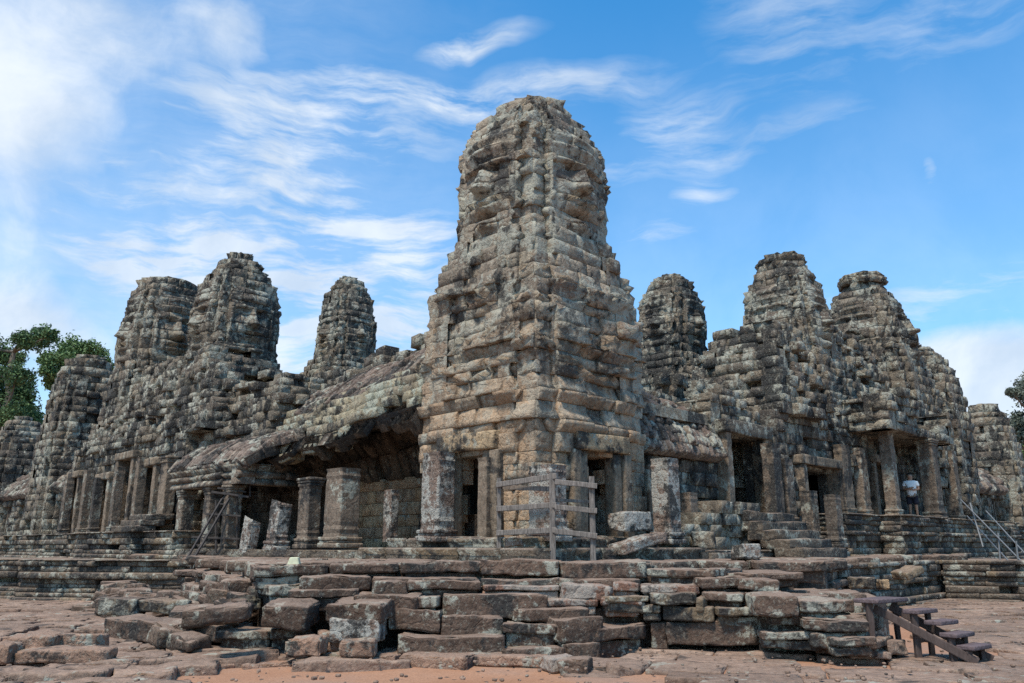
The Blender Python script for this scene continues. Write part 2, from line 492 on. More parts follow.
class Blocks:
    """many masonry blocks, each a rough faced stone with bevelled rim; one mesh"""

    def __init__(self, nu=4, nv=4, bevel=0.01, rough=0.02, relief=None, warp=None, seed=0, carve=0.0, carve_f=3.2, spread=0.035, groove=0.035, cluster=0.0, hole=0.0):
        self.rows = []
        self.nu, self.nv, self.bevel, self.rough = nu, nv, bevel, rough
        self.relief, self.warp, self.seed, self.carve, self.carve_f, self.spread = relief, warp, seed, carve, carve_f, spread
        self.groove, self.cluster, self.hole = groove, cluster, hole
        self.r = random.Random(seed + 11)

    def add(self, P, t, n, v, L, H, D=0.45, off=None):
        P, t, n, v = (np.asarray(q, float) for q in (P, t, n, v))
        if np.dot(np.cross(t, v), n) < 0:
            P = P + t * L
            t = -t
        r = self.r
        if off is None:
            off = r.gauss(0, self.spread)
            if r.random() < 0.03:
                off -= self.hole
            elif r.random() < 0.06:
                off += r.choice((-1, 1)) * 2.6 * self.spread
        self.rows.append((*P, *t, *n, *v, L, H, D, off, r.gauss(0, 0.035), r.gauss(0, 0.045)))

    def build(self, name, mat, parent):
        if not self.rows:
            return None
        A = np.array(self.rows)
        N = len(A)
        P, t, n, v = A[:, 0:3], A[:, 3:6], A[:, 6:9], A[:, 9:12]
        L, H, D, off, tu, tv = (A[:, i] for i in range(12, 18))
        nu, nv = self.nu, self.nv
        bu = np.minimum(self.bevel / L, 0.3)
        bv = np.minimum(self.bevel / H, 0.3)
        us = np.concatenate([[-1], np.linspace(0, 1, nu - 1), [2]])
        vs = np.concatenate([[-1], np.linspace(0, 1, nv - 1), [2]])

        def lay(c, b):
            q = b[:, None] + (1 - 2 * b[:, None]) * np.clip(c, 0, 1)[None, :]
            q = np.where(c[None, :] < 0, 0.0, q)
            return np.where(c[None, :] > 1, 1.0, q)
        U = lay(us, bu)
        W = lay(vs, bv)
        edge = (np.logical_or.outer((vs < 0) | (vs > 1), (us < 0) | (us > 1))).astype(float)
        gu = np.broadcast_to(U[:, None, :], (N, nv + 1, nu + 1))
        gv = np.broadcast_to(W[:, :, None], (N, nv + 1, nu + 1))
        X = (P[:, None, None, :] + t[:, None, None, :] * (gu * L[:, None, None])[..., None]
             + v[:, None, None, :] * (gv * H[:, None, None])[..., None])
        flat = X.reshape(-1, 3)
        o = (off[:, None, None] + tu[:, None, None] * (gu - .5) * L[:, None, None] + tv[:, None, None] * (gv - .5) * H[:, None, None]).reshape(-1)
        o = o - max(self.groove, self.bevel * 0.95) * np.broadcast_to(edge, (N, nv + 1, nu + 1)).reshape(-1)
        key = flat + np.repeat(rng.uniform(-40, 40, (N, 3)), (nv + 1) * (nu + 1), axis=0)
        o = o + self.rough * vnoise(key, 3.5, self.seed) + 0.5 * self.rough * vnoise(key, 9.0, self.seed + 1)
        if self.cluster:
            cen = P + t * (L / 2)[:, None] + v * (H / 2)[:, None]
            cv = vnoise(cen, 0.75, self.seed + 8) + 0.5 * vnoise(cen, 1.7, self.seed + 9)
            o = o + np.repeat(self.cluster * np.round(cv * 2.2) / 2.2, (nv + 1) * (nu + 1))
        if self.carve:
            fl = flat * np.array([1, 1, 0.6])
            c1 = 1 - 2 * np.abs(vnoise(fl, self.carve_f, self.seed + 3))
            c2 = 1 - 2 * np.abs(vnoise(fl, self.carve_f * 2.1, self.seed + 4))
            o = o + self.carve * (0.7 * c1 + 0.45 * c2 - 0.5)
        nn = np.repeat(n, (nv + 1) * (nu + 1), axis=0)
        if self.relief:
            o = o + self.relief(flat, nn)
        front = (flat + nn * o[:, None]).reshape(N, nv + 1, nu + 1, 3)
        # rim going back into the wall
        ring = ([(0, i) for i in range(nu)] + [(j, nu) for j in range(nv)] + [(nv, i) for i in range(nu, 0, -1)] + [(j, 0) for j in range(nv, 0, -1)])
        ri = np.array([a for a, b in ring])
        rj = np.array([b for a, b in ring])
        rim = X[:, ri, rj, :] - n[:, None, :] * D[:, None, None]
        K = (nv + 1) * (nu + 1)
        Rn = len(ring)
        V = np.concatenate([front.reshape(N, K, 3), rim], axis=1)
        fq = []
        for j in range(nv):
            for i in range(nu):
                a = j * (nu + 1) + i
                fq.append((a, a + 1, a + nu + 2, a + nu + 1))
        ids = ri * (nu + 1) + rj
        for k in range(Rn):
            k2 = (k + 1) % Rn
            fq.append((K + k, K + k2, ids[k2], ids[k]))
        fq = np.array(fq)
        F = (fq[None] + (np.arange(N) * (K + Rn))[:, None, None]).reshape(-1, 4)
        V = V.reshape(-1, 3)
        if self.warp:
            V = self.warp(V)
        return link_mesh(name, V, F, mat, parent)


_rock_cache = {}


class Rocks:
    """loose or laid stones: rounded, noisy boxes; one mesh (one stone per thing, or the stones of one course)"""

    def __init__(self, seed=0, amp=0.03, r=0.03, n=5):
        self.rows, self.seed, self.amp, self.r, self.n = [], seed, amp, r, n

    def add(self, c, ex, ey, ez, hx, hy, hz):
        self.rows.append((*c, *ex, *ey, *ez, hx, hy, hz))

    def box(self, c, size, rz=0.0, rx=0.0, ry=0.0):
        m = Matrix.Rotation(rz, 3, 'Z') @ Matrix.Rotation(rx, 3, 'X') @ Matrix.Rotation(ry, 3, 'Y')
        self.add(c, m.col[0], m.col[1], m.col[2], size[0] / 2, size[1] / 2, size[2] / 2)

    def build(self, name, mat, parent=None, loc=None):
        A = np.array(self.rows)
        N = len(A)
        n = self.n
        if n not in _rock_cache:
            idx, verts, faces = {}, [], []

            def vid(a):
                if a not in idx:
                    idx[a] = len(verts)
                    verts.append(a)
                return idx[a]
            for ax in range(3):
                for side in (0, n):
                    for i in range(n):
                        for j in range(n):
                            q = []
                            for (a, b) in ((i, j), (i + 1, j), (i + 1, j + 1), (i, j + 1)):
                                p = [0, 0, 0]
                                p[ax] = side
                                p[(ax + 1) % 3] = a
                                p[(ax + 2) % 3] = b
                                q.append(vid(tuple(p)))
                            faces.append(q if side else q[::-1])
            _rock_cache[n] = (np.array(verts), np.array(faces))
        gv, gf = _rock_cache[n]
        half = A[:, 12:15]
        r = np.minimum(self.r, half * 0.42)
        c = np.linspace(-1, 1, n - 1)
        cc = np.zeros((N, 3, n + 1))
        cc[:, :, 1:n] = c[None, None, :] * (half - r)[:, :, None]
        cc[:, :, 0] = -half
        cc[:, :, n] = half
        p = np.stack([cc[:, k, gv[:, k]] for k in range(3)], axis=2)       # N, nverts, 3
        inner = np.clip(p, -(half - r)[:, None, :], (half - r)[:, None, :])
        d = (p - inner) / r[:, None, :]
        ln = np.linalg.norm(d, axis=2, keepdims=True)
        d = np.where(ln > 1e-6, d / np.maximum(ln, 1e-6), 0)
        p = inner + d * r[:, None, :]
        rim = (np.abs(p - inner) > 1e-6).sum(2) >= 2
        ex, ey, ez = A[:, 3:6], A[:, 6:9], A[:, 9:12]
        W = A[:, None, 0:3] + p[:, :, 0:1] * ex[:, None] + p[:, :, 1:2] * ey[:, None] + p[:, :, 2:3] * ez[:, None]
        key = W + rng.uniform(-50, 50, (N, 1, 3))
        kf = key.reshape(-1, 3)
        nz = np.stack([vnoise(kf, 2.2, self.seed + 5 * k) + 0.6 * vnoise(kf, 6.0, self.seed + 5 * k + 1) for k in range(3)], axis=1)
        nz = nz + 0.3 * np.stack([vnoise(kf, 14.0, self.seed + 5 * k + 2) for k in range(3)], axis=1)
        amp = np.minimum(self.amp, half.min(axis=1) * 0.35)
        ctr_ = A[:, None, 0:3]
        chip = np.clip(vnoise(kf, 4.5, self.seed + 21) - 0.05, 0, 1) * rim.reshape(-1)
        inw = (ctr_ - W).reshape(-1, 3)
        inw = inw / np.maximum(np.linalg.norm(inw, axis=1, keepdims=True), 1e-6)
        V = W.reshape(-1, 3) + nz * np.repeat(amp, len(gv))[:, None] + inw * (chip * 2.6 * np.repeat(amp, len(gv)))[:, None]
        F = (gf[None] + (np.arange(N) * len(gv))[:, None, None]).reshape(-1, 4)
        return link_mesh(name, V, F, mat, parent, loc=loc)


# ------------------------------------------------------------------ frames of the two wings
T = np.array([0.43, 19.8])                     # centre of the corner tower
Q = math.sqrt(0.5)
WING = {'L': (np.array([-Q, Q]), np.array([-Q, -Q])), 'R': (np.array([Q, Q]), np.array([Q, -Q]))}
UP = np.array([0, 0, 1.0])


def wp(side, s, o, z=None):
    u, n = WING[side]
    p = T + u * s + n * o
    return p if z is None else np.array([p[0], p[1], z])


def s_at(side, x, o):
    """distance along the wing at which the line with offset o is seen at photo column x (near eye level)"""
    k = (x - 512) / FPX * CP
    u, n = WING[side]
    c = T + n * o
    return (k * c[1] - c[0]) / (u[0] - k * u[1])


def split_len(r, length, lo, hi):
    if length <= hi:
        return [length]
    out, left = [], length
    while left > hi:
        q = r.uniform(lo, hi)
        if left - q < lo * 0.6:
            q = left * 0.5
        out.append(q)
        left -= q
    out.append(left)
    return out


def ring(route, outline, z0, z1, ch, lens, depth=0.5, seed=1, keep=None):
    """courses of blocks round a closed plan; outline(z) gives anticlockwise corners"""
    r = random.Random(seed)
    z = z0
    while z < z1 - 0.05:
        h = min(ch * r.uniform(0.7, 1.3), z1 - z)
        pts = np.asarray(outline(z + h / 2))
        k = len(pts)
        for i in range(k):
            a, b = pts[i], pts[(i + 1) % k]
            ln = float(np.linalg.norm(b - a))
            if ln < 0.06:
                continue
            t = (b - a) / ln
            n = np.array([t[1], -t[0]])
            at = 0.0
            for q in split_len(r, ln, *lens):
                P = a + t * at
                mid = a + t * (at + q / 2)
                at += q
                if keep and not keep(mid, n, z, h):
                    continue
                B = route(mid, n, z)
                if B is not None:
                    B.add((P[0], P[1], z), (t[0], t[1], 0), (n[0], n[1], 0), UP, q, h, depth)
        z += h


def wall(B, A, C, z0, z1, ch, lens, n, openings=(), depth=0.5, seed=1, top=None, bottom_off=0.0, route=None):
    """straight wall from A to C (plan points), facing n; openings are (u0, u1, z0, z1) along it"""
    r = random.Random(seed)
    A, C = np.asarray(A, float), np.asarray(C, float)
    ln = float(np.linalg.norm(C - A))
    t = (C - A) / ln
    z = z0
    while z < z1 - 0.04:
        h = min(ch * r.uniform(0.85, 1.15), z1 - z)
        cuts = sorted([(u0, u1) for (u0, u1, a, b) in openings if a - 0.05 < z + h / 2 < b + 0.05])
        at = 0.0
        spans = []
        for (u0, u1) in cuts:
            if u0 > at:
                spans.append((at, u0))
            at = max(at, u1)
        if at < ln:
            spans.append((at, ln))
        for (a, b) in spans:
            u = a
            for q in split_len(r, b - a, *lens):
                if top is None or z + h / 2 < top(u + q / 2):
                    P = A + t * u
                    (route(u + q / 2, z) if route else B).add((P[0], P[1], z), (t[0], t[1], 0), (n[0], n[1], 0), UP, q, h, depth)
                u += q
        z += h


def strip(B, side, s0, s1, section, lens, ch, depth=0.4, seed=2, flip=1, keep=None):
    """blocks on a roof or vault: section is a list of (o, z) swept along the wing from s0 to s1"""
    r = random.Random(seed)
    u, nn = WING[side]
    u3 = np.array([u[0], u[1], 0])
    n3 = np.array([nn[0], nn[1], 0])
    for (o0, za), (o1, zb) in zip(section[:-1], section[1:]):
        d = np.array([o1 - o0, zb - za])
        ln = float(np.hypot(*d))
        d = d / ln
        k = max(1, round(ln / ch))
        vv = n3 * d[0] + UP * d[1]
        nv = (n3 * d[1] - UP * d[0]) * flip
        for j in range(k):
            a = ln * j / k
            s = s0
            for q in split_len(r, s1 - s0, *lens):
                if keep is None or keep(s + q / 2, o0 + d[0] * (a + ln / k / 2), za + d[1] * (a + ln / k / 2)):
                    P = np.append(T + u * s, 0) + n3 * (o0 + d[0] * a) + UP * (za + d[1] * a)
                    B.add(P, u3, nv, vv, q, ln / k, depth)
                s += q


# ------------------------------------------------------------------ face towers
def face_relief(t, q):
    """a broad calm stone face; t across (-1..1), q up (-1 chin .. 1 top of the diadem)"""
    at = np.abs(t)
    r = 0.34 * np.sqrt(np.clip(1 - (0.9 * t) ** 2, 0, 1)) - 0.26
    r += np.where(q < -0.8, -0.5 * (-0.8 - q), 0)
    r += 0.13 * G((q - 0.40 + 0.30 * (at - 0.36) ** 2) / 0.05) * (at < 0.82)
    r -= 0.24 * G((at - 0.38) / 0.25) * G((q - 0.24) / 0.10)
    r += 0.19 * G((at - 0.38) / 0.20) * G((q - 0.21) / 0.05)
    nose = np.clip((0.42 - q) / 0.55, 0, 1) * np.clip((q + 0.24) / 0.04, 0, 1)
    r += (0.10 * G((q - 0.25) / 0.2) + 0.40 * nose) * G(t / (0.10 + 0.11 * nose))
    r += 0.20 * G((at - 0.18) / 0.08) * G((q + 0.15) / 0.07)
    r -= 0.10 * G((q + 0.29) / 0.03) * G(t / 0.3)
    r += 0.26 * G((q + 0.40 - 0.10 * at) / 0.045) * G(t / 0.44)
    r += 0.24 * G((q + 0.55 - 0.14 * at) / 0.055) * G(t / 0.38)
    r -= 0.22 * G((q + 0.475 - 0.12 * at) / 0.022) * G(t / 0.48)
    r -= 0.14 * G((q + 0.68) / 0.06) * G(t / 0.4)
    r += 0.20 * G((q + 0.86) / 0.11) * G(t / 0.30)
    r += 0.10 * G((at - 0.58) / 0.22) * G((q + 0.22) / 0.28)
    r += np.where((at > 0.86) & (q > -0.5) & (q < 0.45), 0.16, 0)          # long ears
    band = np.clip((q - 0.54) / 0.04, 0, 1)
    r += band * (0.13 + 0.035 * np.sign(np.sin(q * 30))) * np.clip(1.15 - at, 0, 1)
    return r


def tower(name, label, xc, Y, prof, face_y=None, crown_y=None, z_bottom=2.0, mat='far', ch=0.33, lens=(0.28, 0.6), seed=1,
          group=None, c=0.62, m=0.86, nu=4, carve=0.10, spread=0.035, skip=None, cornices=(), cut=None, rot=45.0, lean=0.0, parent=None, low=None, cluster=0.07, ribs=0.045, stack_from=None):
    """prof: (photo row, half width in photo pixels) from the top down, measured at distance Y"""
    base = pY(xc, prof[len(prof) // 2 - 1][0], Y)
    cx, cy = base[0], base[1]
    zs, hs = [], []
    for i_, (y, hw) in enumerate(prof):
        p = pY(xc, y + 5.0 * max(0.0, 1 - i_ / 3.0), Y)       # the near rim of the top hides its middle
        dep = Y * CP + (p[2] - EYE[2]) * SP
        zs.append(p[2])
        hs.append(hw * dep / FPX / 1.2)
    zs = np.array(zs[::-1])
    hs = np.array(hs[::-1])
    ztop = zs[-1]

    def zy(y):
        return pY(xc, y, Y)[2]
    ca, sa = math.cos(R(rot)), math.sin(R(rot))
    RT = np.array([[ca, -sa], [sa, ca]])
    ctr = np.array([cx, cy])
    zcrown = zy(crown_y) if crown_y else 1e9
    f0, f1 = (zy(face_y[1]), zy(face_y[0])) if face_y else (1, 0)
    zf = (f0 + f1) / 2
    hf = max(0.1, (f1 - f0) / 2)

    def outline(z):
        a = float(np.interp(z, zs, hs))
        if z > zcrown:
            k = 14
            ang = (np.arange(k) + 0.5) / k * 2 * math.pi
            L = np.stack([np.cos(ang), np.sin(ang)], 1) * a * 1.12
        else:
            cc, mm = (c, m)
            if low is not None and z < low[0] + 3.2:
                f = min(1.0, (low[0] + 3.2 - z) / 3.2)
                f = f * f * (3 - 2 * f)
                cc, mm = c + (low[1] - c) * f, m + (low[2] - m) * f
                a = a * (1 - 0.105 * f)
            cc, mm = cc * a, mm * a
            qd = np.array([(a, -cc), (a, cc), (mm, cc), (mm, mm), (cc, mm)])
            L = np.concatenate([qd @ np.array([[math.cos(k), math.sin(k)], [-math.sin(k), math.cos(k)]]) for k in (0, math.pi / 2, math.pi, 1.5 * math.pi)])
        return L @ RT.T + ctr

    def relief(p, n):
        loc = (p[:, :2] - ctr) @ RT
        nl = n[:, :2] @ RT
        a = np.interp(p[:, 2], zs, hs)
        o = np.zeros(len(p))
        main = np.maximum(np.abs(nl[:, 0]), np.abs(nl[:, 1])) > 0.99
        t = np.where(np.abs(nl[:, 0]) > 0.7, loc[:, 1] * np.sign(nl[:, 0]), -loc[:, 0] * np.sign(nl[:, 1]))
        dist = np.where(np.abs(nl[:, 0]) > 0.7, np.abs(loc[:, 0]), np.abs(loc[:, 1]))
        onface = main & (dist > 0.93 * a)
        if face_y:
            q = (p[:, 2] - zf) / hf
            w = np.maximum(c * a, 0.1) * 1.02
            inf = onface & (np.abs(q) < 1.02)
            o = np.where(inf, face_relief(np.clip(t / w, -1, 1), q) * (1.0 * w), o)
        # the stacked mouldings of the corners and of the crown
        per = 0.95
        dd = np.abs(np.abs(loc[:, 0]) - np.abs(loc[:, 1]))
        ph = ((p[:, 2] + 0.4 * dd) / per) % 1.0
        mo = 0.11 * G((ph - 0.22) / 0.10) + 0.16 * G((ph - 0.50) / 0.07) + 0.07 * G((ph - 0.78) / 0.06) - 0.06
        hi = p[:, 2] > stack_from if stack_from else p[:, 2] > (f0 - 0.25 * hf if face_y else zs[-1] - 0.7 * (zs[-1] - zs[0]))
        o = o + np.where(~onface & hi & (p[:, 2] < zcrown), 1.1 * mo, 0)
        o = o + np.where(p[:, 2] > zcrown, 1.1 * mo, 0)
        if ribs:
            o = o + np.where(~onface & (p[:, 2] < zcrown), ribs * np.sign(np.sin(t * 9.0)) * (np.abs(vnoise(p, 0.8, 12)) > 0.12), 0)
        for (cz, cwid, camt) in cornices:
            o = o + camt * (0.35 + 0.65 * (dd > 0.45)) * np.clip(1 - np.abs(p[:, 2] - cz) / cwid, 0, 1) ** 0.5 * np.clip(0.75 + 0.8 * vnoise(p, 0.9, 4), 0, 1.2)
        return o
    kw = dict(nu=nu, nv=nu, carve_f=4.2, cluster=cluster, hole=0.2, relief=relief, carve=carve, spread=spread, seed=seed)
    wb = Blocks(**kw)
    cb = Blocks(**kw)
    th = thing(name, label, 'tower', (cx, cy, z_bottom), group) if parent is None else parent

    faces = [Blocks(**{**kw, 'nu': nu + 4, 'nv': nu + 2, 'carve': 0.012, 'rough': 0.015, 'spread': spread * 0.2, 'bevel': 0.01, 'groove': 0.03, 'cluster': 0.0, 'hole': 0.0}) for _ in range(4)]

    def route(mid, n, z):
        if z > zcrown - 0.05:
            return cb
        if face_y and f0 - 0.05 < z < f1:
            nl = n @ RT
            ml = (mid - ctr) @ RT
            a = float(np.interp(z, zs, hs))
            if max(abs(nl)) > 0.99 and abs(np.dot(ml, nl)) > 0.93 * a:
                k = int(round(math.degrees(math.atan2(nl[1], nl[0])) / 90)) % 4
                return faces[k]
        return wb
    rr = random.Random(seed + 5)

    def keep(mid, n, z, h):
        if cut and cut(mid, n, z, h, (mid - ctr) @ RT, n @ RT):
            return False
        if z > ztop - 0.4 and rr.random() < 0.15:
            return False
        return True
    ring(route, outline, z_bottom, ztop, ch, lens, 0.55, seed, keep)
    wb.build('wall', M[mat], th)
    for f in faces:
        f.build('carved_face', M[mat], th)
    cb.build('crown', M[mat], th)
    # closed heart so that no light passes between the blocks
    for (za, zb) in ([(zs[0] if z_bottom < zs[0] else z_bottom, ztop - 0.25)] if low is None else [(low[0] + 0.15, ztop - 0.25)]):
        lv = np.linspace(za, zb, 14)
        V, F = [], []
        k = 16
        for z in lv:
            a = float(np.interp(z, zs, hs)) * 0.80
            for i in range(k):
                an = 2 * math.pi * i / k + math.pi / k
                V.append((cx + a * math.cos(an), cy + a * math.sin(an), z))
        for j in range(len(lv) - 1):
            for i in range(k):
                F.append((j * k + i, j * k + (i + 1) % k, (j + 1) * k + (i + 1) % k, (j + 1) * k + i))
        F.append(tuple(range(k))[::-1])
        F.append(tuple((len(lv) - 1) * k + i for i in range(k)))
        link_mesh('core', V, F, M[mat], th)
        return th, ctr, RT, zy


# ================================================================== GROUND
def make_ground():
    n = 170
    xs = np.sign(np.linspace(-1, 1, n)) * np.abs(np.linspace(-1, 1, n)) ** 5 * 420
    ys = np.sign(np.linspace(-1, 1, n)) * np.abs(np.linspace(-1, 1, n)) ** 5 * 420 + 13
    X, Y = np.meshgrid(xs, ys)
    P = np.stack([X.ravel(), Y.ravel(), np.zeros(n * n)], 1)
    pit = pZ(470, 676, -0.1)
    P[:, 2] = -0.075 + 0.045 * vnoise(P, 0.5, 3) + 0.025 * vnoise(P, 1.3, 5) - 0.10 * np.exp(-((P[:, 0] - pit[0]) / 1.5) ** 2 - ((P[:, 1] - pit[1]) / 0.9) ** 2)
    far = np.hypot(P[:, 0], P[:, 1] - 14)
    P[:, 2] = np.where(far > 40, -0.16, P[:, 2])
    i = np.arange(n - 1)
    A = (i[:, None] * n + i[None, :]).ravel()
    F = np.stack([A, A + 1, A + n + 1, A + n], 1)
    o = link_mesh('ground', P, F, M['sand'], smooth=True)
    o['kind'] = 'structure'


make_ground()


def in_poly(p, poly):
    c = False
    j = len(poly) - 1
    for i in range(len(poly)):
        a, b = poly[i], poly[j]
        if (a[1] > p[1]) != (b[1] > p[1]) and p[0] < (b[0] - a[0]) * (p[1] - a[1]) / (b[1] - a[1]) + a[0]:
            c = not c
        j = i
    return c


def pave(poly, ztop, thick, ang, row, lens, seed, mat='paving', gap=0.03, miss=0.05, name='pavement', zj=0.02, amp=0.025):
    """rows of worn slabs filling a plan polygon"""
    r = random.Random(seed)
    rk = Rocks(seed, amp, 0.025, 9)
    P = np.array(poly)
    c = P.mean(0)
    e1 = np.array([math.cos(R(ang)), math.sin(R(ang))])
    e2 = np.array([-e1[1], e1[0]])
    L = (P - c) @ np.stack([e1, e2], 1)
    v = L[:, 1].min()
    while v < L[:, 1].max():
        w = r.uniform(*row)
        u = L[:, 0].min() - r.uniform(0, 1)
        while u < L[:, 0].max():
            q = r.uniform(*lens)
            mid = c + e1 * (u + q / 2) + e2 * (v + w / 2)
            if in_poly(mid, poly) and r.random() > miss:
                zz = ztop + r.gauss(0, zj)
                rk.box((mid[0], mid[1], zz - thick / 2), (q - gap, w - gap, thick), R(ang) + r.gauss(0, 0.05), r.gauss(0, 0.012), r.gauss(0, 0.012))
            u += q
        v += w
    o = rk.build(name, M[mat])
    o['kind'] = 'structure'
    return o


g = lambda x, y, z=0.0: tuple(pZ(x, y, z)[:2])
# left paving: flat towards the terrace, worn and broken towards the viewer
pave([g(-140, 630), g(330, 632), g(330, 606), g(190, 590), (-22, 28.5), (-24, 20)], 0.0, 0.22, 4, (0.5, 0.9), (0.7, 1.7), 21, miss=0.02, zj=0.012)
pave([g(-200, 690), g(205, 690), g(215, 671), g(395, 656), g(395, 640), g(315, 633), g(-200, 632)], 0.0, 0.24, 14, (0.38, 0.75), (0.7, 1.8), 22, miss=0.20, zj=0.03, amp=0.045)
pave([g(-250, 720), g(350, 740), g(200, 690), g(-250, 690)], -0.03, 0.22, 10, (0.5, 0.8), (0.7, 1.5), 23, 'laterite', miss=0.2)
# right paving: big flat slabs up to the foot of the steps
pave([g(572, 656), g(640, 672), g(700, 690), g(1200, 700), g(1250, 660), g(1000, 652), g(880, 650), g(640, 640), g(600, 645)], -0.01, 0.24, -17, (0.55, 1.0), (0.8, 1.9), 24, miss=0.02, zj=0.012)
pave([g(960, 648), g(1200, 655), g(1200, 600), g(1000, 598), g(880, 596), g(890, 615)], 0.0, 0.22, 12, (0.5, 0.9), (0.8, 1.8), 25, miss=0.03, zj=0.012)
pave([g(590, 683), g(700, 690), g(1200, 700), g(1400, 800), g(400, 800)], -0.02, 0.22, -12, (0.5, 0.9), (0.8, 1.7), 26, miss=0.06, zj=0.02)

# ================================================================== TERRACE in front of the corner
def sub3(v):
    return np.array([v[0], v[1]])


terr = thing('stepped_terrace', 'broken dark stone steps and terrace spreading out in front of the corner tower', 'terrace', (0, 14.5, 0))


def tier(name, pts, h, depth, lens, seed, mat='slab', jit=0.06, amp=0.03, parent=None, r=0.025, zj=0.015, gap=0.02, rows=1):
    """stones laid in a row; pts are (x, y, Y): the photo place of the front top edge and its distance"""
    rr = random.Random(seed)
    W = [pY(*p) for p in pts]
    for a, b in zip(W[:-1], W[1:]):
        d = b - a
        ln = float(np.hypot(d[0], d[1]))
        e1 = d[:2] / ln
        nrm = np.array([-e1[1], e1[0]])            # away from the viewer when running left to right
        u = 0
        for q in split_len(rr, ln, lens[0] * 1.1, lens[1] * 1.35):
            f = (u + q / 2) / ln
            z = a[2] + (b[2] - a[2]) * f + rr.gauss(0, zj)
            for k in range(rows):
                dd = depth * rr.uniform(0.9, 1.1) / rows
                hh = h * rr.uniform(0.72, 1.0)
                o = rr.gauss(0, jit * 1.3) + dd / 2 + k * depth / rows
                c = a[:2] + e1 * (u + q / 2) + nrm * o
                if hh > 0.2 and k == 0 and rr.random() < 0.6:
                    h2 = hh * rr.uniform(0.42, 0.58)
                    sb = rr.uniform(0.05, 0.14)
                    low = Rocks(seed + int(u * 9) + 3, amp, r, 13)
                    c2 = c + nrm * sb
                    low.box((c2[0], c2[1], z - h2 - (hh * 1.15 - h2) / 2), (q - gap * 2 - rr.uniform(0, 0.12), dd, hh * 1.15 - h2 - 0.01), math.atan2(e1[1], e1[0]) + rr.gauss(0, 0.03))
                    low.build(name, M[mat], parent if parent is not None else terr)
                    hh = h2
                rk = Rocks(seed + int(u * 9), amp, r * rr.uniform(0.7, 1.3), 15)
                rk.box((c[0], c[1], z - hh / 2 + (0 if k == 0 else rr.gauss(0, zj))), (q - gap, dd, hh), math.atan2(e1[1], e1[0]) + rr.gauss(0, 0.045), rr.gauss(0, 0.02), rr.gauss(0, 0.014))
                rk.build(name, M[mat], parent if parent is not None else terr)
            u += q


# filled heart of the terrace (rubble under the slabs)
def prism(name, poly, z0, z1, mat, parent):
    k = len(poly)
    V = [(p[0], p[1], z0) for p in poly] + [(p[0], p[1], z1) for p in poly]
    F = [tuple(range(k))[::-1], tuple(range(k, 2 * k))] + [(i, (i + 1) % k, k + (i + 1) % k, k + i) for i in range(k)]
    return link_mesh(name, V, F, M[mat], parent)


def yx(x, Y):
    return (float(pY(x, 545, Y)[0]), Y)


CORE = [yx(268, 14.9), yx(400, 15.2), yx(560, 15.0), yx(650, 15.2), yx(740, 17.0), yx(822, 17.4), yx(835, 22), yx(925, 27.0), (18, 27.0), (18, 45), (-19, 45), (-19, 28.3), yx(190, 26.5), yx(220, 20.5)]
prism('fill', CORE, -0.4, 1.18, 'slab', terr)
pv = [(p[0] * 0.985, p[1] + 0.15) for p in CORE]
rkf = Rocks(31, 0.025, 0.05)
rr0 = random.Random(5)
for iy in range(26):
    for ix in range(26):
        p = (-12 + ix * 1.05 + rr0.uniform(-0.1, 0.1) + (iy % 2) * 0.5, 14.9 + iy * 0.62)
        if in_poly(p, CORE) and p[1] < 30:
            rkf.box((p[0], p[1], 1.235 + rr0.gauss(0, 0.015)), (1.02, 0.60, 0.22), rr0.gauss(0, 0.02))
rkf.build('floor_slab', M['slab'], terr)

# courses, from the lip of the floor down to the paving
tier('laid_stone', [(253, 567, 14.2), (330, 564.5, 14.5), (400, 562.5, 14.8), (480, 561.5, 14.9), (560, 562, 14.7), (648, 562, 14.9)], 0.34, 0.9, (0.6, 1.3), 41)
tier('laid_stone', [(300, 576, 14.0), (372, 577, 14.25), (480, 579, 14.5), (560, 580, 14.35), (640, 578, 14.5)], 0.3, 0.9, (0.7, 1.5), 42)
tier('laid_stone', [(372, 582, 13.95), (482, 581, 14.15)], 0.30, 0.7, (0.5, 1.2), 43)
tier('laid_stone', [(482, 586, 14.05), (560, 584, 14.1), (640, 582, 14.1), (700, 586, 13.95)], 0.26, 0.7, (0.5, 1.0), 44, 'red', amp=0.05)
tier('laid_stone', [(285, 589, 13.7), (356, 590, 13.75), (420, 600, 13.75)], 0.36, 0.8, (0.7, 1.1), 45)
tier('laid_stone', [(418, 598, 13.7), (440, 597, 13.7), (546, 598, 13.65)], 0.36, 0.8, (0.5, 1.6), 46)
tier('laid_stone', [(546, 601, 13.85), (600, 597, 13.95), (642, 594, 13.95)], 0.30, 0.7, (0.5, 0.9), 47, 'red', amp=0.05)
tier('laid_stone', [(390, 604, 13.6), (440, 616, 13.55), (502, 617, 13.5)], 0.40, 0.7, (0.5, 0.9), 48)
tier('laid_stone', [(606, 603, 13.75), (650, 593, 13.9), (696, 592, 13.75), (705, 600, 13.7)], 0.24, 0.8, (0.5, 0.9), 49, 'base')
tier('laid_stone', [(640, 602, 13.95), (662, 607, 13.85), (716, 606, 13.6), (768, 610, 13.55)], 0.28, 0.8, (0.5, 1.0), 50, 'base')
tier('laid_stone', [(600, 634, 13.4), (650, 620, 13.85), (668, 622, 13.8), (760, 620, 13.6)], 0.46, 0.7, (0.7, 1.2), 51)
tier('laid_stone', [(397, 637, 13.2), (504, 637, 13.1)], 0.33, 0.8, (1.1, 1.9), 52, 'slab')
tier('laid_stone', [(500, 647, 13.05), (566, 648, 13.1), (602, 640, 13.3)], 0.24, 0.7, (0.6, 1.1), 53, 'slab')
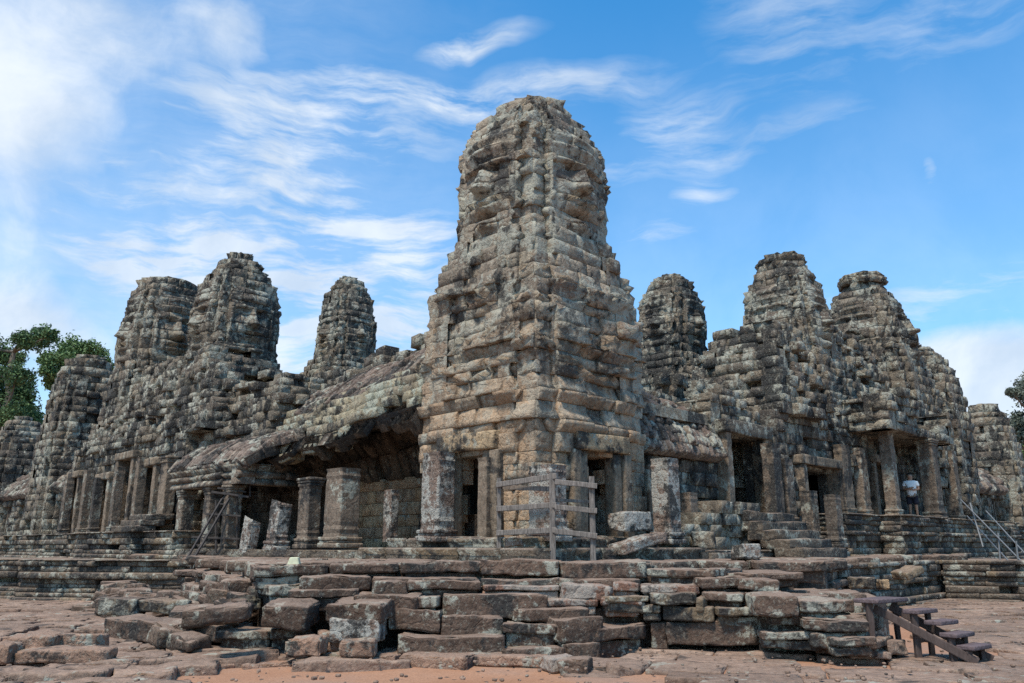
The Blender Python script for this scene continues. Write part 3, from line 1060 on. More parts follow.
tier('laid_stone', [(400, 655, 12.85), (470, 658, 12.6), (542, 662, 12.4)], 0.32, 0.8, (0.6, 1.4), 54, 'laterite')
tier('laid_stone', [(205, 673, 12.3), (240, 666, 12.6), (300, 658, 12.9), (400, 654, 12.95)], 0.30, 0.7, (0.6, 1.1), 55, 'laterite', amp=0.045)
tier('laid_stone', [(500, 621, 13.3), (560, 624, 13.2), (606, 615, 13.55)], 0.42, 0.8, (1.2, 1.9), 76)
tier('laid_stone', [(515, 611, 13.55), (590, 607, 13.75)], 0.2, 0.6, (0.8, 1.2), 77)
# the lower shelf on the right with its own steps
SH = [yx(752, 13.6), yx(856, 13.6), yx(880, 15.0), yx(862, 17.4), yx(748, 17.4)]
prism('fill', SH, -0.4, 0.70, 'slab', terr)
tier('laid_stone', [(751, 596, 13.1), (800, 598, 13.0), (856, 601, 13.1)], 0.36, 1.5, (0.75, 1.1), 56, rows=2)
tier('laid_stone', [(756, 591, 14.6), (866, 592, 14.8)], 0.34, 1.4, (0.9, 1.4), 57, rows=2)
tier('laid_stone', [(806, 619, 12.7), (872, 622, 12.6)], 0.34, 1.1, (0.9, 1.3), 58)
tier('laid_stone', [(874, 622, 12.75), (893, 609, 13.6)], 0.34, 0.9, (0.6, 1.1), 59)
tier('laid_stone', [(770, 616, 13.15), (812, 618, 13.1)], 0.26, 0.6, (0.35, 0.7), 60)
tier('laid_stone', [(760, 629, 12.95), (826, 634, 12.75)], 0.27, 0.7, (1.5, 2.0), 61)
tier('laid_stone', [(831, 638, 12.45), (877, 640, 12.45), (893, 634, 13.2)], 0.28, 0.8, (0.7, 1.2), 62)
# big slabs on top to the right of the lip
tier('laid_stone', [(645, 563, 14.9), (712, 575, 14.1)], 0.3, 1.2, (0.7, 1.1), 63)
tier('laid_stone', [(703, 578, 13.95), (748, 575, 14.1), (768, 573, 14.3), (807, 573, 14.5)], 0.30, 1.3, (0.6, 1.0), 64)
tier('laid_stone', [(752, 560, 16.2), (826, 562, 16.0)], 0.42, 1.2, (0.8, 1.6), 65)
tier('laid_stone', [(700, 592, 13.9), (742, 595, 13.6)], 0.3, 0.8, (0.4, 0.9), 66)
# left side: rubble steps running back to the left terrace
tier('laid_stone', [(190, 561, 24.0), (215, 560, 20.5), (238, 561, 17.5), (256, 566, 14.6)], 0.30, 0.9, (0.7, 1.3), 67)
tier('laid_stone', [(186, 570, 22.5), (210, 573, 19.0), (235, 580, 15.8), (262, 588, 14.0)], 0.34, 1.0, (0.5, 1.1), 68, jit=0.12, amp=0.06)
tier('laid_stone', [(176, 583, 20.5), (200, 586, 17.6), (254, 586, 15.6)], 0.34, 0.9, (0.8, 1.3), 69, jit=0.06)
tier('laid_stone', [(150, 606, 18.0), (185, 606, 16.3), (240, 606, 15.0)], 0.30, 1.0, (0.5, 1.0), 70, jit=0.12, amp=0.06)
tier('laid_stone', [(100, 618, 15.5), (140, 620, 14.9), (178, 623, 14.4), (215, 628, 13.8), (268, 631, 13.55), (312, 625, 13.7)], 0.36, 0.75, (0.8, 1.5), 71, zj=0.008)
prism('fill', [yx(150, 19), yx(130, 15.4), yx(260, 14.4), yx(262, 14.0), yx(420, 14.3), yx(700, 14.6), yx(700, 15.5), yx(250, 16)], -0.4, 0.22, 'slab', terr)
prism('fill', [yx(285, 14.5), yx(420, 14.2), yx(520, 14.0), yx(600, 14.2), yx(660, 14.5), yx(748, 14.3), yx(760, 16.5), yx(270, 16)], -0.4, 0.62, 'slab', terr)
prism('fill', [yx(300, 14.8), yx(420, 14.6), yx(560, 14.5), yx(680, 14.7), yx(790, 15.2), yx(780, 17), yx(285, 16)], -0.4, 0.95, 'slab', terr)
rub = Rocks(75, 0.05, 0.06)
rr1 = random.Random(9)
for i in range(90):
    x = rr1.uniform(150, 275)
    Y = 24 - (x - 150) / 125 * 9.6 + rr1.gauss(0, 0.6)
    w = yx(x, Y)
    zz = max(0.08, (0.95 if x > 225 else 0.6) * rr1.random() ** 0.8)
    s = rr1.uniform(0.25, 0.6)
    rub.box((w[0] - (1.1 - zz) * 1.1, w[1] - (1.1 - zz) * 1.0, zz - 0.1), (s * 1.5, s, s * 0.6), rr1.uniform(0, 3), rr1.gauss(0, 0.1), rr1.gauss(0, 0.1))
o = rub.build('rubble', M['slab'], terr)
o['kind'] = 'stuff'


# moulded terrace walls (left and right), seen as long dark bands
def mould(p, n):
    z = p[:, 2]
    return (0.10 * np.sin(z * 21.0) + 0.05 * np.sin(z * 47.0 + 1.0))


def plinth(th, line, z0, z1, seed, mat='base', ch=0.17, lens=(0.6, 1.5), prof=None, spread=0.05, part='moulded_wall'):
    """a wall of moulded courses along plan points running left to right as seen from the front"""
    B = Blocks(nu=4, nv=3, bevel=0.035, rough=0.04, seed=seed, spread=spread)
    r = random.Random(seed)
    zc = z0
    k = 0
    prof = prof or (0.16, 0.08, 0.0, -0.06, 0.03, 0.10, 0.0, 0.06, 0.14)
    while zc < z1 - 0.03:
        h = min(ch * r.uniform(0.75, 1.3), z1 - zc)
        f = (zc - z0) / max(0.01, z1 - z0)
        off = prof[min(len(prof) - 1, int(f * len(prof)))]
        for a, b in zip(line[:-1], line[1:]):
            a, b = np.asarray(a, float), np.asarray(b, float)
            ln = float(np.linalg.norm(b - a))
            t = (b - a) / ln
            n = np.array([t[1], -t[0]])
            u = 0
            for q in split_len(r, ln, *lens):
                P = a + t * u
                u += q
                if r.random() < 0.03:
                    continue
                B.add((P[0], P[1], zc), (*t, 0), (*n, 0), UP, q, h, 0.6, off + r.gauss(0, spread))
        zc += h
    return B.build(part, M[mat], th)


lt = thing('moulded_terrace', 'long dark moulded stone terrace running along the left edge behind the flat paving', 'terrace', (-13, 26.5, 0), 'moulded terraces along the two wings')
LTL = [(-30, 29.3), (-20.2, 27.9), tuple(yx(22, 27.2)), tuple(yx(24, 26.6)), tuple(yx(100, 26.0)), tuple(yx(192, 25.3)), tuple(yx(204, 22.6))]
plinth(lt, LTL, -0.1, 1.22, 81)
prism('fill', [(p[0] + 0.1, p[1] + 0.45) for p in LTL] + [(-9, 40), (-30, 45)], -0.3, 1.12, 'base', lt)
rt = thing('moulded_terrace', 'dark moulded stone terrace at the right behind the wooden stairs', 'terrace', (15, 26, 0), 'moulded terraces along the two wings')
RTL = [tuple(yx(822, 18.2)), tuple(yx(846, 21.5)), tuple(yx(936, 27.0)), tuple(yx(940, 26.6)), tuple(yx(1012, 25.6)), (28, 24.8)]
plinth(rt, RTL, -0.1, 1.2, 82)
prism('fill', [(p[0] - 0.25, p[1] + 0.5) for p in RTL] + [(30, 45), (10, 40)], -0.3, 1.1, 'base', rt)

# ================================================================== CORNER TOWER
CT_PROF = [(108, 17), (112, 29), (117, 38), (127, 47), (140, 57), (151, 64), (160, 70), (168, 72), (195, 72), (244, 73), (252, 77), (262, 82), (276, 88), (292, 94), (315, 102), (340, 108), (380, 110), (440, 111), (560, 111)]
DOOR = {}


def ct_cut(mid, n, z, h, ml, nl):
    # the two door openings; local axes: faces look along -x (left) and -y (right)
    if z + h / 2 < 3.78:
        if nl[0] < -0.9 and abs(ml[1]) < 0.74 and ml[0] < -1.8:
            return True
        if nl[1] < -0.9 and abs(ml[0]) < 0.74 and ml[1] < -1.8:
            return True
    return False


ct, CTC, CTR, ct_zy = tower('corner_tower', 'tallest face tower standing at the near corner, doorways behind the wooden barrier', 531, 19.8, CT_PROF,
                            face_y=(160, 250), crown_y=128, z_bottom=1.82, mat='tower', ch=0.33, lens=(0.4, 1.05), seed=101, c=0.62, m=0.87, nu=5, carve=0.03, spread=0.045,
                            cornices=((4.25, 0.22, 0.26), (4.95, 0.16, 0.20), (6.1, 0.13, 0.16), (7.6, 0.15, 0.18)), cut=ct_cut, low=(6.4, 0.70, 0.95), cluster=0.13, ribs=0.0, stack_from=5.3)
FL = WING['L'][1]
FR = WING['R'][1]
AFACE = 2.04


def box_part(name, c, e1, e2, hx, hy, z0, z1, mat, parent, amp=0.015, r=0.03, n=6):
    rk = Rocks(int(abs(c[0] * 97 + c[1] * 31 + z0 * 13)) % 1000, amp, r, n)
    rk.add((c[0], c[1], (z0 + z1) / 2), (*e1, 0), (*e2, 0), (0, 0, 1), hx, hy, (z1 - z0) / 2)
    return rk.build(name, M[mat], parent)


def face_pt(side, q, o):
    """on the corner tower's face that looks along the wing's outer normal: q sideways (away from the corner), o out of the face"""
    u, n = WING[side]
    return CTC + n * (AFACE + o) + u * q


for side in ('L', 'R'):
    u, n = WING[side]
    w0 = 0.47
    df = None
    for sgn in (-1, 1):
        c = face_pt(side, sgn * (w0 + 0.15), -0.05)
        jamb = box_part('door_frame', c, u, n, 0.13, 0.16, 1.80, 3.72, 'frame', ct)
        for zz in (2.3, 2.7, 3.1):
            pass
        c = face_pt(side, sgn * (w0 + 0.44), 0.03)
        box_part('colonnette', c, u, n, 0.13, 0.16, 1.80, 3.70, 'frame', ct)
    c = face_pt(side, 0, 0.0)
    box_part('lintel', c, u, n, 0.95, 0.24, 3.72, 4.12, 'tan', ct, 0.03)
    c = face_pt(side, 0, 0.0)
    box_part('door_sill', c, u, n, 0.75, 0.36, 1.66, 1.84, 'base', ct, 0.02)
# dark room behind the doors: inner wall and floor
rb = Blocks(nu=3, nv=3, seed=150, bevel=0.02)
ring(lambda mid, n, z: rb, lambda z: np.array([(-1.3, -1.3), (-1.3, 1.3), (1.3, 1.3), (1.3, -1.3)]) @ CTR.T + CTC, 1.75, 5.9, 0.5, (0.6, 1.0), 0.3, 150,
     keep=lambda mid, n, z, h: not (z < 3.7 and min(np.linalg.norm(mid - face_pt('L', 0, -0.74)), np.linalg.norm(mid - face_pt('R', 0, -0.74))) < 0.75))
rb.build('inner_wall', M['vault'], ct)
prism('ceiling_slab', [tuple(np.array(p) @ CTR.T + CTC) for p in ((-1.75, -1.75), (1.75, -1.75), (1.75, 1.75), (-1.75, 1.75))], 5.6, 5.8, 'wall', ct)
# stepped plinth under the tower
for (e, z0, z1, sd) in ((2.95, 1.3, 1.62, 161), (2.5, 1.6, 1.82, 162)):
    B = Blocks(nu=4, nv=4, bevel=0.04, rough=0.035, seed=sd, spread=0.05, relief=lambda p, n: 0.05 * np.sin(p[:, 2] * 33))
    ring(lambda mid, n, z: B, lambda z: np.array([(-e, -e), (e, -e), (e, e), (-e, e)]) @ CTR.T + CTC, z0, z1, 0.3, (0.7, 1.4), 0.8, sd)
    B.build('plinth', M['base'], ct)
prism('plinth_fill', [tuple(np.array(p) @ CTR.T + CTC) for p in ((-2.8, -2.8), (2.8, -2.8), (2.8, 2.8), (-2.8, 2.8))], 1.2, 1.58, 'base', ct)
prism('plinth_fill', [tuple(np.array(p) @ CTR.T + CTC) for p in ((-2.35, -2.35), (2.35, -2.35), (2.35, 2.35), (-2.35, 2.35))], 1.2, 1.785, 'base', ct)

# ================================================================== LEFT GALLERY (half fallen vault)
lg = thing('vaulted_gallery', 'ruined gallery left of the corner tower with broken open vault and ribbed stone roof', 'gallery', (*wp('L', 7.5, 0), 1.4), 'galleries between the towers')
uL, nL = WING['L']


def sag(V):
    s = (V[:, :2] - T) @ uL
    V = V.copy()
    f = np.clip((V[:, 2] - 4.2) / 2.8, 0, 1)
    g_ = np.clip((V[:, 2] - 3.4) / 0.7, 0, 1)
    V[:, 2] += f * (0.55 - 0.085 * (s - 3)) + (1 - f) * g_ * np.clip(0.30 - 0.065 * (s - 2.8), -0.1, 0.35) + 0.05 * g_ * vnoise(np.stack([s, s * 0, s * 0], 1), 0.7, 3)
    return V


def lip(s):
    return 2.06 - 0.13 * math.sin(s * 1.9) - 0.11 * math.sin(s * 4.3 + 1) - (0.30 if s < 3.9 else 0)


Bp = Blocks(nu=4, nv=4, seed=201, spread=0.05, rough=0.03, bevel=0.015, warp=sag)
re_ = random.Random(201)
zc = 4.15
for k in range(7):
    hh = 0.26
    o = 2.12 - 0.05 * k - 0.022 * k * k
    st_ = 2.2
    for q in split_len(re_, 7.6, 0.35, 0.8):
        if o < lip(st_ + q / 2) + 0.02:
            P = np.append(T + uL * st_ + nL * o, zc)
            Bp.add(P, np.append(uL, 0), np.append(nL, 0), UP, q, hh, 0.5)
        st_ += q
    zc += hh
Bp.build('eave', M['pale'], lg)
Br = Blocks(nu=4, nv=3, seed=202, spread=0.05, rough=0.04, bevel=0.03, warp=sag)
strip(Br, 'L', 2.2, 10.2, [(1.2, 5.75), (0.6, 6.3), (-0.1, 6.8), (-0.8, 7.1)], (0.13, 0.2), 0.42, 0.35, 202)
Br.build('roof', M['roof'], lg)
Bc = Blocks(nu=4, nv=4, seed=203, spread=0.1, rough=0.05, warp=sag)
rc = random.Random(2)
strip(Bc, 'L', 2.2, 16, [(-0.75, 7.0), (-0.75, 7.75)], (0.3, 0.6), 0.35, 0.5, 203, keep=lambda s, o, z: z < 7.3 or rc.random() < 0.5 or s < 5)
Bc.build('ridge_crest', M['far'], lg)
Bv = Blocks(nu=3, nv=3, seed=204, spread=0.10, warp=sag)
strip(Bv, 'L', 1.9, 14.5, [(2.0, 4.12), (1.75, 4.45), (1.2, 4.8), (0.55, 4.7), (0.05, 4.2), (-0.3, 3.55)], (0.22, 0.4), 0.5, 0.3, 204, flip=-1, keep=lambda s, o, z: o < lip(s) + 0.05)
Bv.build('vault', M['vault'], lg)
Bw = Blocks(nu=4, nv=4, seed=205, spread=0.02)
wall(Bw, wp('L', 1.8, -0.3), wp('L', 8.2, -0.3), 1.5, 3.62, 0.36, (0.4, 0.8), nL, (), 0.4, 205)
Bw.build('back_wall', M['tan'], lg)
Bw = Blocks(nu=4, nv=4, seed=206, spread=0.03)
wall(Bw, wp('L', 8.2, -0.32), wp('L', 15.5, -0.32), 1.4, 3.62, 0.36, (0.4, 0.8), nL, (), 0.4, 206)
Bw.build('back_wall', M['vault'], lg)
Bw = Blocks(nu=3, nv=3, seed=207, spread=0.02)
wall(Bw, wp('L', 1.8, -0.9), wp('L', 16, -0.9), 1.2, 7.0, 0.6, (0.8, 1.2), -nL, (), 0.35, 207)
Bw.build('rear_wall', M['wall'], lg)
for s0, s1 in ((2.0, 3.6), (3.65, 5.9), (5.95, 8.2), (8.25, 10.9)):
    pass
Bs = Blocks(nu=4, nv=4, seed=208, spread=0.04, bevel=0.04, rough=0.03, relief=lambda p, n: 0.05 * np.sin(p[:, 2] * 33))
wall(Bs, wp('L', 2.9, 3.15), wp('L', 13.5, 3.15), 1.25, 1.56, 0.31, (0.9, 1.7), nL, (), 0.8, 208)
Bs.build('step', M['base'], lg)
prism('floor', [wp('L', 2.6, 3.0), wp('L', 14, 3.0), wp('L', 14, -0.4), wp('L', 2.6, -0.4)], 1.2, 1.52, 'base', lg)

# porch with its three columns and curved roof, at the far end of the gallery
po = thing('porch', 'low porch with sloping ribbed stone roof over three squat columns beside the scaffold', 'porch', (*wp('L', 12.5, 2.8), 1.4))
s_a, s_b = s_at('L', 250, 2.9), s_at('L', 172, 2.9)
Bq = Blocks(nu=4, nv=4, seed=211, spread=0.03, relief=lambda p, n: 0.06 * np.sin(p[:, 2] * 24))
wall(Bq, wp('L', s_a + 0.6, 3.15), wp('L', s_b, 3.15), 3.42, 4.05, 0.2, (0.6, 1.2), nL, (), 0.55, 211)
wall(Bq, wp('L', s_a + 0.6, 3.15), wp('L', s_a + 0.6, 1.2), 3.42, 4.05, 0.2, (0.6, 1.2), -uL, (), 0.4, 212)
Bq.build('entablature', M['pillar'], po)
Bq = Blocks(nu=4, nv=3, seed=213, spread=0.04, bevel=0.035, rough=0.03)
rq = random.Random(4)
strip(Bq, 'L', s_a - 0.6, s_b + 0.3, [(3.2, 4.05), (2.85, 4.5), (2.35, 4.85), (1.7, 5.1)], (0.13, 0.2), 0.42, 0.3, 213, keep=lambda s, o, z: s > s_a + 0.5 or o < 2.0 + 0.9 * (s - s_a + 0.6) + rq.uniform(-0.3, 0.3))
Bq.build('roof', M['roof'], po)
Bq = Blocks(nu=3, nv=3, seed=214, spread=0.04)
strip(Bq, 'L', s_a + 0.2, s_b + 0.3, [(3.0, 3.9), (2.5, 4.2), (1.9, 4.35), (1.0, 4.3), (0.2, 3.7)], (0.3, 0.5), 0.5, 0.3, 214, flip=-1)
Bq.build('vault', M['vault'], po)


def shaft_mesh(name, c, e1, e2, z0, z1, w, d, mat, parent, top_w=None, amp=0.012, tilt=(0, 0), broken=0.0, seed=0):
    """a squared stone shaft in one piece, subdivided and worn, slightly leaning"""
    rr = random.Random(seed)
    n = 18
    k = 4
    sec = []
    for (a, b) in ((-1, -1), (1, -1), (1, 1), (-1, 1)):
        sec.append((a, b))
    per = []
    for i in range(4):
        a, b = sec[i], sec[(i + 1) % 4]
        for j in range(k):
            f = j / k
            f = (0.0, 0.07, 0.5, 0.93)[j]
            per.append((a[0] + (b[0] - a[0]) * f, a[1] + (b[1] - a[1]) * f))
    per = np.array(per)
    cor = (np.abs(per) > 0.99).all(1)
    per[cor] *= 0.95
    V = []
    for i in range(n + 1):
        f = i / n
        ww = w / 2 * (1 + ((top_w / w - 1) if top_w else 0) * f)
        dd = d / 2 * (1 + ((top_w / w - 1) if top_w else 0) * f)
        if w > 0.27 and (f < 0.2 or f > 0.82) and not (i == n and broken):
            kb = (1.03, 0.965)[i % 2]
            ww, dd = ww * kb, dd * kb
        for (a, b) in per:
            zz = z0 + (z1 - z0) * f
            if i == n and broken:
                zz += broken * (0.6 * a + 0.3 * b + rr.uniform(-0.5, 0.5))
            x = c[0] + e1[0] * a * ww + e2[0] * b * dd + tilt[0] * (zz - z0)
            y = c[1] + e1[1] * a * ww + e2[1] * b * dd + tilt[1] * (zz - z0)
            V.append((x, y, zz))
    m = len(per)
    V = np.array(V)
    key = V + seed * 3.7
    V = V + amp * np.stack([vnoise(key, 2.5, 1) + .6 * vnoise(key, 7, 2), vnoise(key, 2.5, 3) + .6 * vnoise(key, 7, 4), 0.5 * vnoise(key, 3, 5)], 1)
    V = [tuple(v) for v in V]
    F = []
    for i in range(n):
        for j in range(m):
            F.append((i * m + j, i * m + (j + 1) % m, (i + 1) * m + (j + 1) % m, (i + 1) * m + j))
    top = V[n * m:n * m + m]
    V.append(tuple(np.mean(np.array(top), 0) + np.array([0, 0, 0.02])))
    for j in range(m):
        F.append((n * m + j, n * m + (j + 1) % m, len(V) - 1))
    F.append(tuple(range(m))[::-1])
    return link_mesh(name, V, F, M[mat], parent)


def column_parts(c, e1, e2, z0, z1, w, d, mat, parent, base=True, cap=True, seed=0, tilt=(0, 0), broken=0.0, names=('shaft', 'base', 'capital')):
    zb = z0 + (0.26 if base else 0)
    zt = z1 - (0.24 if cap else 0)
    parent = shaft_mesh(names[0], c, e1, e2, zb, zt, w, d, mat, parent, seed=seed, tilt=tilt, broken=broken)
    if base:
        rk = Rocks(seed, 0.012, 0.03)
        for (a, b, k) in ((0, 0.12, 1.28), (0.11, 0.19, 1.16), (0.18, 0.265, 1.24)):
            rk.add((c[0], c[1], z0 + (a + b) / 2), (*e1, 0), (*e2, 0), (0, 0, 1), w / 2 * k, d / 2 * k, (b - a) / 2)
        rk.build(names[1], M[mat], parent)
    if cap:
        rk = Rocks(seed + 1, 0.012, 0.03)
        tx, ty = tilt[0] * (z1 - z0), tilt[1] * (z1 - z0)
        for (a, b, k) in ((-0.005, 0.09, 1.12), (0.085, 0.16, 1.2), (0.155, 0.24, 1.3)):
            rk.add((c[0] + tx, c[1] + ty, zt + (a + b) / 2), (*e1, 0), (*e2, 0), (0, 0, 1), w / 2 * k, d / 2 * k, (b - a) / 2)
        rk.build(names[2], M[mat], parent)


for x, i in ((182, 1), (209, 2), (229, 3)):
    c = wp('L', s_at('L', x, 2.9), 2.9)
    column_parts(c, uL, nL, 1.42, 3.42, 0.42, 0.42, 'pillar', po, seed=220 + i, names=('column', 'column_base', 'column_capital'))


# free standing pillars
def pillar(label, x, y0, y1, Y, wpx, d, side, mat='pillar', base=True, cap=False, tilt=(0, 0), broken=0.0, seed=0, kind='stone_pillar', cat='pillar'):
    b = pY(x, y0, Y)
    t = pY(x, y1, Y)
    u, n = WING[side]
    w = wpx * Y / FPX / (Q if side else 1)
    th = thing(kind, label, cat, (b[0], b[1], b[2]), 'free standing stone pillars')
    z0 = b[2] - 0.02
    column_parts((b[0], b[1]), u, n, z0, t[2], w, d, mat, th, base, cap, seed, tilt, broken)
    return th


pillar('short leaning broken pillar stump nearest the scaffold', 247, 552, 521, 23.6, 12, 0.30, 'L', 'lichen', base=False, broken=0.12, seed=301, tilt=(0.10, 0.0))
pillar('broken lichen spotted pillar with jagged top, right of the short stump', 276, 550, 503, 22.6, 13, 0.40, 'L', 'lichen', broken=0.10, seed=302, tilt=(0.07, 0.0))
pillar('slim grey pillar with capital standing left of the widest pillar', 307, 548, 478, 22.2, 14, 0.40, 'L', 'pillar', cap=True, seed=303)
pillar('widest smooth brown pillar standing in front of the open vault', 340, 547, 469, 21.3, 20, 0.62, 'L', 'pillar', seed=304)
pillar('narrow lichen covered stele against the tan back wall under the vault', 390, 541, 490, 21.2, 9, 0.25, 'L', 'lichen', base=False, seed=305)
pillar('stacked pier blotched with white lichen left of the tower doorway', 437, 541, 453, 18.6, 19, 0.5, 'L', 'lichen', base=True, seed=306)
pillar('smooth pale door pier right of the left tower doorway', 487, 541, 458, 17.75, 9, 0.35, 'L', 'frame', base=False, seed=307)
pillar('tall thin pier blotched with white lichen right of the tower', 668, 543, 459, 19.3, 14, 0.5, 'R', 'lichen', seed=308)
pillar('left one of two round topped posts before the square right doorway', 813, 545, 491, 24.5, 10, 0.36, 'R', 'pillar', base=True, cap=False, seed=309, kind='stone_post', cat='post')
pillar('right one of two round topped posts before the square right doorway', 837, 547, 495, 24.0, 10, 0.36, 'R', 'pillar', base=True, cap=False, seed=310, kind='stone_post', cat='post')
pillar('black stained carved pier standing behind the middle of the wooden barrier', 548, 541, 466, 16.75, 22, 0.5, 'L', 'lichen', base=True, seed=311)

# ================================================================== LEFT ENTRANCE PAVILION
uR, nR = WING['R']


def pavilion(side, name, label, s0, s1, o1, z0, z1, openings_px, seed, tiers, mat='wall', ob=-2.4, group='entrance pavilions carrying the towers'):
    u, n = WING[side]
    th = thing(name, label, 'building', (*wp(side, (s0 + s1) / 2, 0), z0), group)
    B = Blocks(nu=4, nv=4, seed=seed, spread=0.06, carve=0.05)
    ops = []
    for (xa, xb, zb, zt) in openings_px:
        a, b = sorted((s_at(side, xa, o1), s_at(side, xb, o1)))
        ops.append((a - s0, b - s0, zb, zt))
    wall(B, wp(side, s0, o1), wp(side, s1, o1), z0, z1, 0.36, (0.35, 0.8), n, ops, 0.55, seed)
    wall(B, wp(side, s0, ob), wp(side, s0, o1), z0, z1, 0.36, (0.35, 0.8), -u, (), 0.5, seed + 1)
    wall(B, wp(side, s1, o1), wp(side, s1, ob), z0, z1, 0.36, (0.35, 0.8), u, (), 0.5, seed + 2)
    B.build('wall', M[mat], th)
    # room behind the openings
    Bi = Blocks(nu=3, nv=3, seed=seed + 3)
    wall(Bi, wp(side, s0, o1 - 3.9), wp(side, s1, o1 - 3.9), z0, z1, 0.5, (0.6, 1.0), n, (), 0.3, seed + 3)
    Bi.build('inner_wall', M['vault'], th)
    prism('ceiling_slab', [wp(side, s0 + .2, o1 - 0.2), wp(side, s1 - .2, o1 - 0.2), wp(side, s1 - .2, ob), wp(side, s0 + .2, ob)], z1 - 0.3, z1 - 0.05, mat, th)
    for (a, b, zb, zt) in ops:
        a, b = a + s0, b + s0
        fr = None
        for q in (a - 0.12, b + 0.12):
            c = wp(side, q, o1 + 0.02)
            shaft_mesh('door_frame', c, u, n, zb, zt, 0.26, 0.5, 'frame', th, seed=int(q * 10))
        c = wp(side, (a + b) / 2, o1 + 0.05)
        box_part('lintel', c, u, n, (b - a) / 2 + 0.32, 0.28, zt, zt + 0.30, 'frame', th, 0.02)
    # receding upper storeys
    for k, (sa, sb, oo, za, zb) in enumerate(tiers):
        B = Blocks(nu=4, nv=4, seed=seed + 20 + k, spread=0.10, carve=0.09, rough=0.04)
        rr = random.Random(seed + k)
        sa2, sb2 = sa, sb

        def outl(z, sa=sa, sb=sb, oo=oo, za=za, zb=zb):
            f = (z - za) / (zb - za)
            e = 0.55 * f
            pts = [wp(side, sa + e, oo - 0.8 * e), wp(side, sb - e, oo - 0.8 * e), wp(side, sb - e, -oo + e), wp(side, sa + e, -oo + e)]
            return pts if side == 'R' else pts[::-1]
        ring(lambda mid, nn, z: B, outl, za, zb, 0.32, (0.3, 0.65), 0.6, seed + 30 + k, keep=lambda mid, nn, z, h, zb=zb: z < zb - 0.7 or rr.random() < 0.75)
        B.build('upper_storey', M['far'], th)
        e = 0.5
        prism('core', [wp(side, sa + 0.5, oo - 0.75), wp(side, sb - 0.5, oo - 0.75), wp(side, sb - 0.5, -oo + 0.6), wp(side, sa + 0.5, -oo + 0.6)], za - 0.3, zb - 0.6, 'wall', th)
    return th


def upx(side, xs, o):
    return s_at(side, xs, o)


lp = pavilion('L', 'entrance_pavilion', 'left entrance pavilion with tall pilasters and dark doorways under the pair of face towers', upx('L', 176, 2.2), 27.5, 2.2, 2.1, 5.7,
              [(138, 152, 2.15, 4.55), (115, 128, 2.6, 5.0), (97, 106, 2.15, 4.3), (67, 75, 2.15, 4.6)], 401,
              [(9.7, 15.0, 1.95, 4.55, 6.3), (9.9, 15.0, 1.5, 6.2, 7.3), (13.2, 26.5, 2.35, 5.6, 7.0), (14.2, 25.8, 1.9, 6.9, 8.3), (15.6, 25.2, 1.5, 8.2, 9.4)])
for (x, hw, d, z1, i) in ((161, 0.58, 0.4, 4.75, 1), (133, 0.30, 0.35, 4.9, 2), (111, 0.32, 0.35, 4.7, 3), (91, 0.30, 0.35, 4.4, 4), (80, 0.36, 0.35, 4.8, 5), (61, 0.40, 0.35, 4.6, 6)):
    c = wp('L', s_at('L', x, 2.55), 2.55)
    column_parts(c, uL, nL, 2.1, z1, hw, d, 'frame' if i in (1, 2) else 'pillar', lp, cap=(i == 1), seed=420 + i, names=('pilaster', 'pilaster_base', 'pilaster_capital'))
plinth(lp, [wp('L', 34, 3.3), wp('L', 20.4, 3.3), wp('L', 20.4, 3.75), wp('L', 15.0, 3.75), wp('L', 15.0, 3.3), wp('L', 12.8, 3.3), wp('L', 12.8, 2.0)], 1.0, 2.12, 431, part='plinth')
prism('plinth_fill', [wp('L', 33, 3.0), wp('L', 13.0, 3.0), wp('L', 13.0, -2), wp('L', 33, -2)], 1.0, 2.06, 'base', lp)
for k in range(3):
    c = wp('L', s_at('L', 128, 3.6), 3.5 - 0.3 * k)
    box_part('step', c, uL, nL, 1.0, 0.4, 2.1 + 0.2 * k, 2.3 + 0.2 * k, 'base', lp, 0.03)

GT = 'smaller face towers behind the corner tower'
tower('face_tower', 'nearer of the left pair of face towers, pointed top, face on its right side', 236, 34.0,
      [(250, 8), (262, 20), (275, 30), (290, 37), (310, 42), (335, 43), (352, 42), (362, 46), (380, 54), (400, 60), (440, 64)], (298, 358), 280, 5.0, 'far', seed=501, group=GT, ch=0.36, lens=(0.3, 0.65))
tower('face_tower', 'left pair of face towers, farther one with flat top at the left', 165, 37.5,
      [(277, 20), (284, 23), (288, 30), (302, 36), (320, 39), (345, 42), (362, 43), (370, 41), (380, 45), (400, 50), (450, 54)], (305, 372), 290, 4.0, 'far', seed=502, group=GT, ch=0.4, lens=(0.35, 0.7))
tower('face_tower', 'squat rounded tower at the left with a green tree directly behind it', 87, 43.0,
      [(351, 5), (355, 12), (363, 20), (374, 27), (390, 31), (415, 33), (425, 36), (450, 39), (520, 42)], None, 378, 1.6, 'far', seed=503, group=GT, ch=0.42, lens=(0.4, 0.8), carve=0.09)
tower('face_tower', 'lowest small tower at the left edge in front of the dark tree', 24, 50.0,
      [(412, 4), (417, 10), (424, 17), (434, 23), (446, 27), (460, 33), (540, 35)], None, 428, 1.4, 'far', seed=504, group=GT, ch=0.45, lens=(0.45, 0.9), carve=0.09)
tower('face_tower', 'lone slender face tower standing against the sky between left pair and corner tower', 348, 39.0,
      [(274, 6), (278, 11), (283, 15), (291, 20), (305, 25), (325, 28), (348, 29.5), (358, 30), (366, 37), (385, 46), (420, 52)], (312, 360), 296, 3.0, 'far', seed=505, group=GT, ch=0.38, lens=(0.32, 0.65))
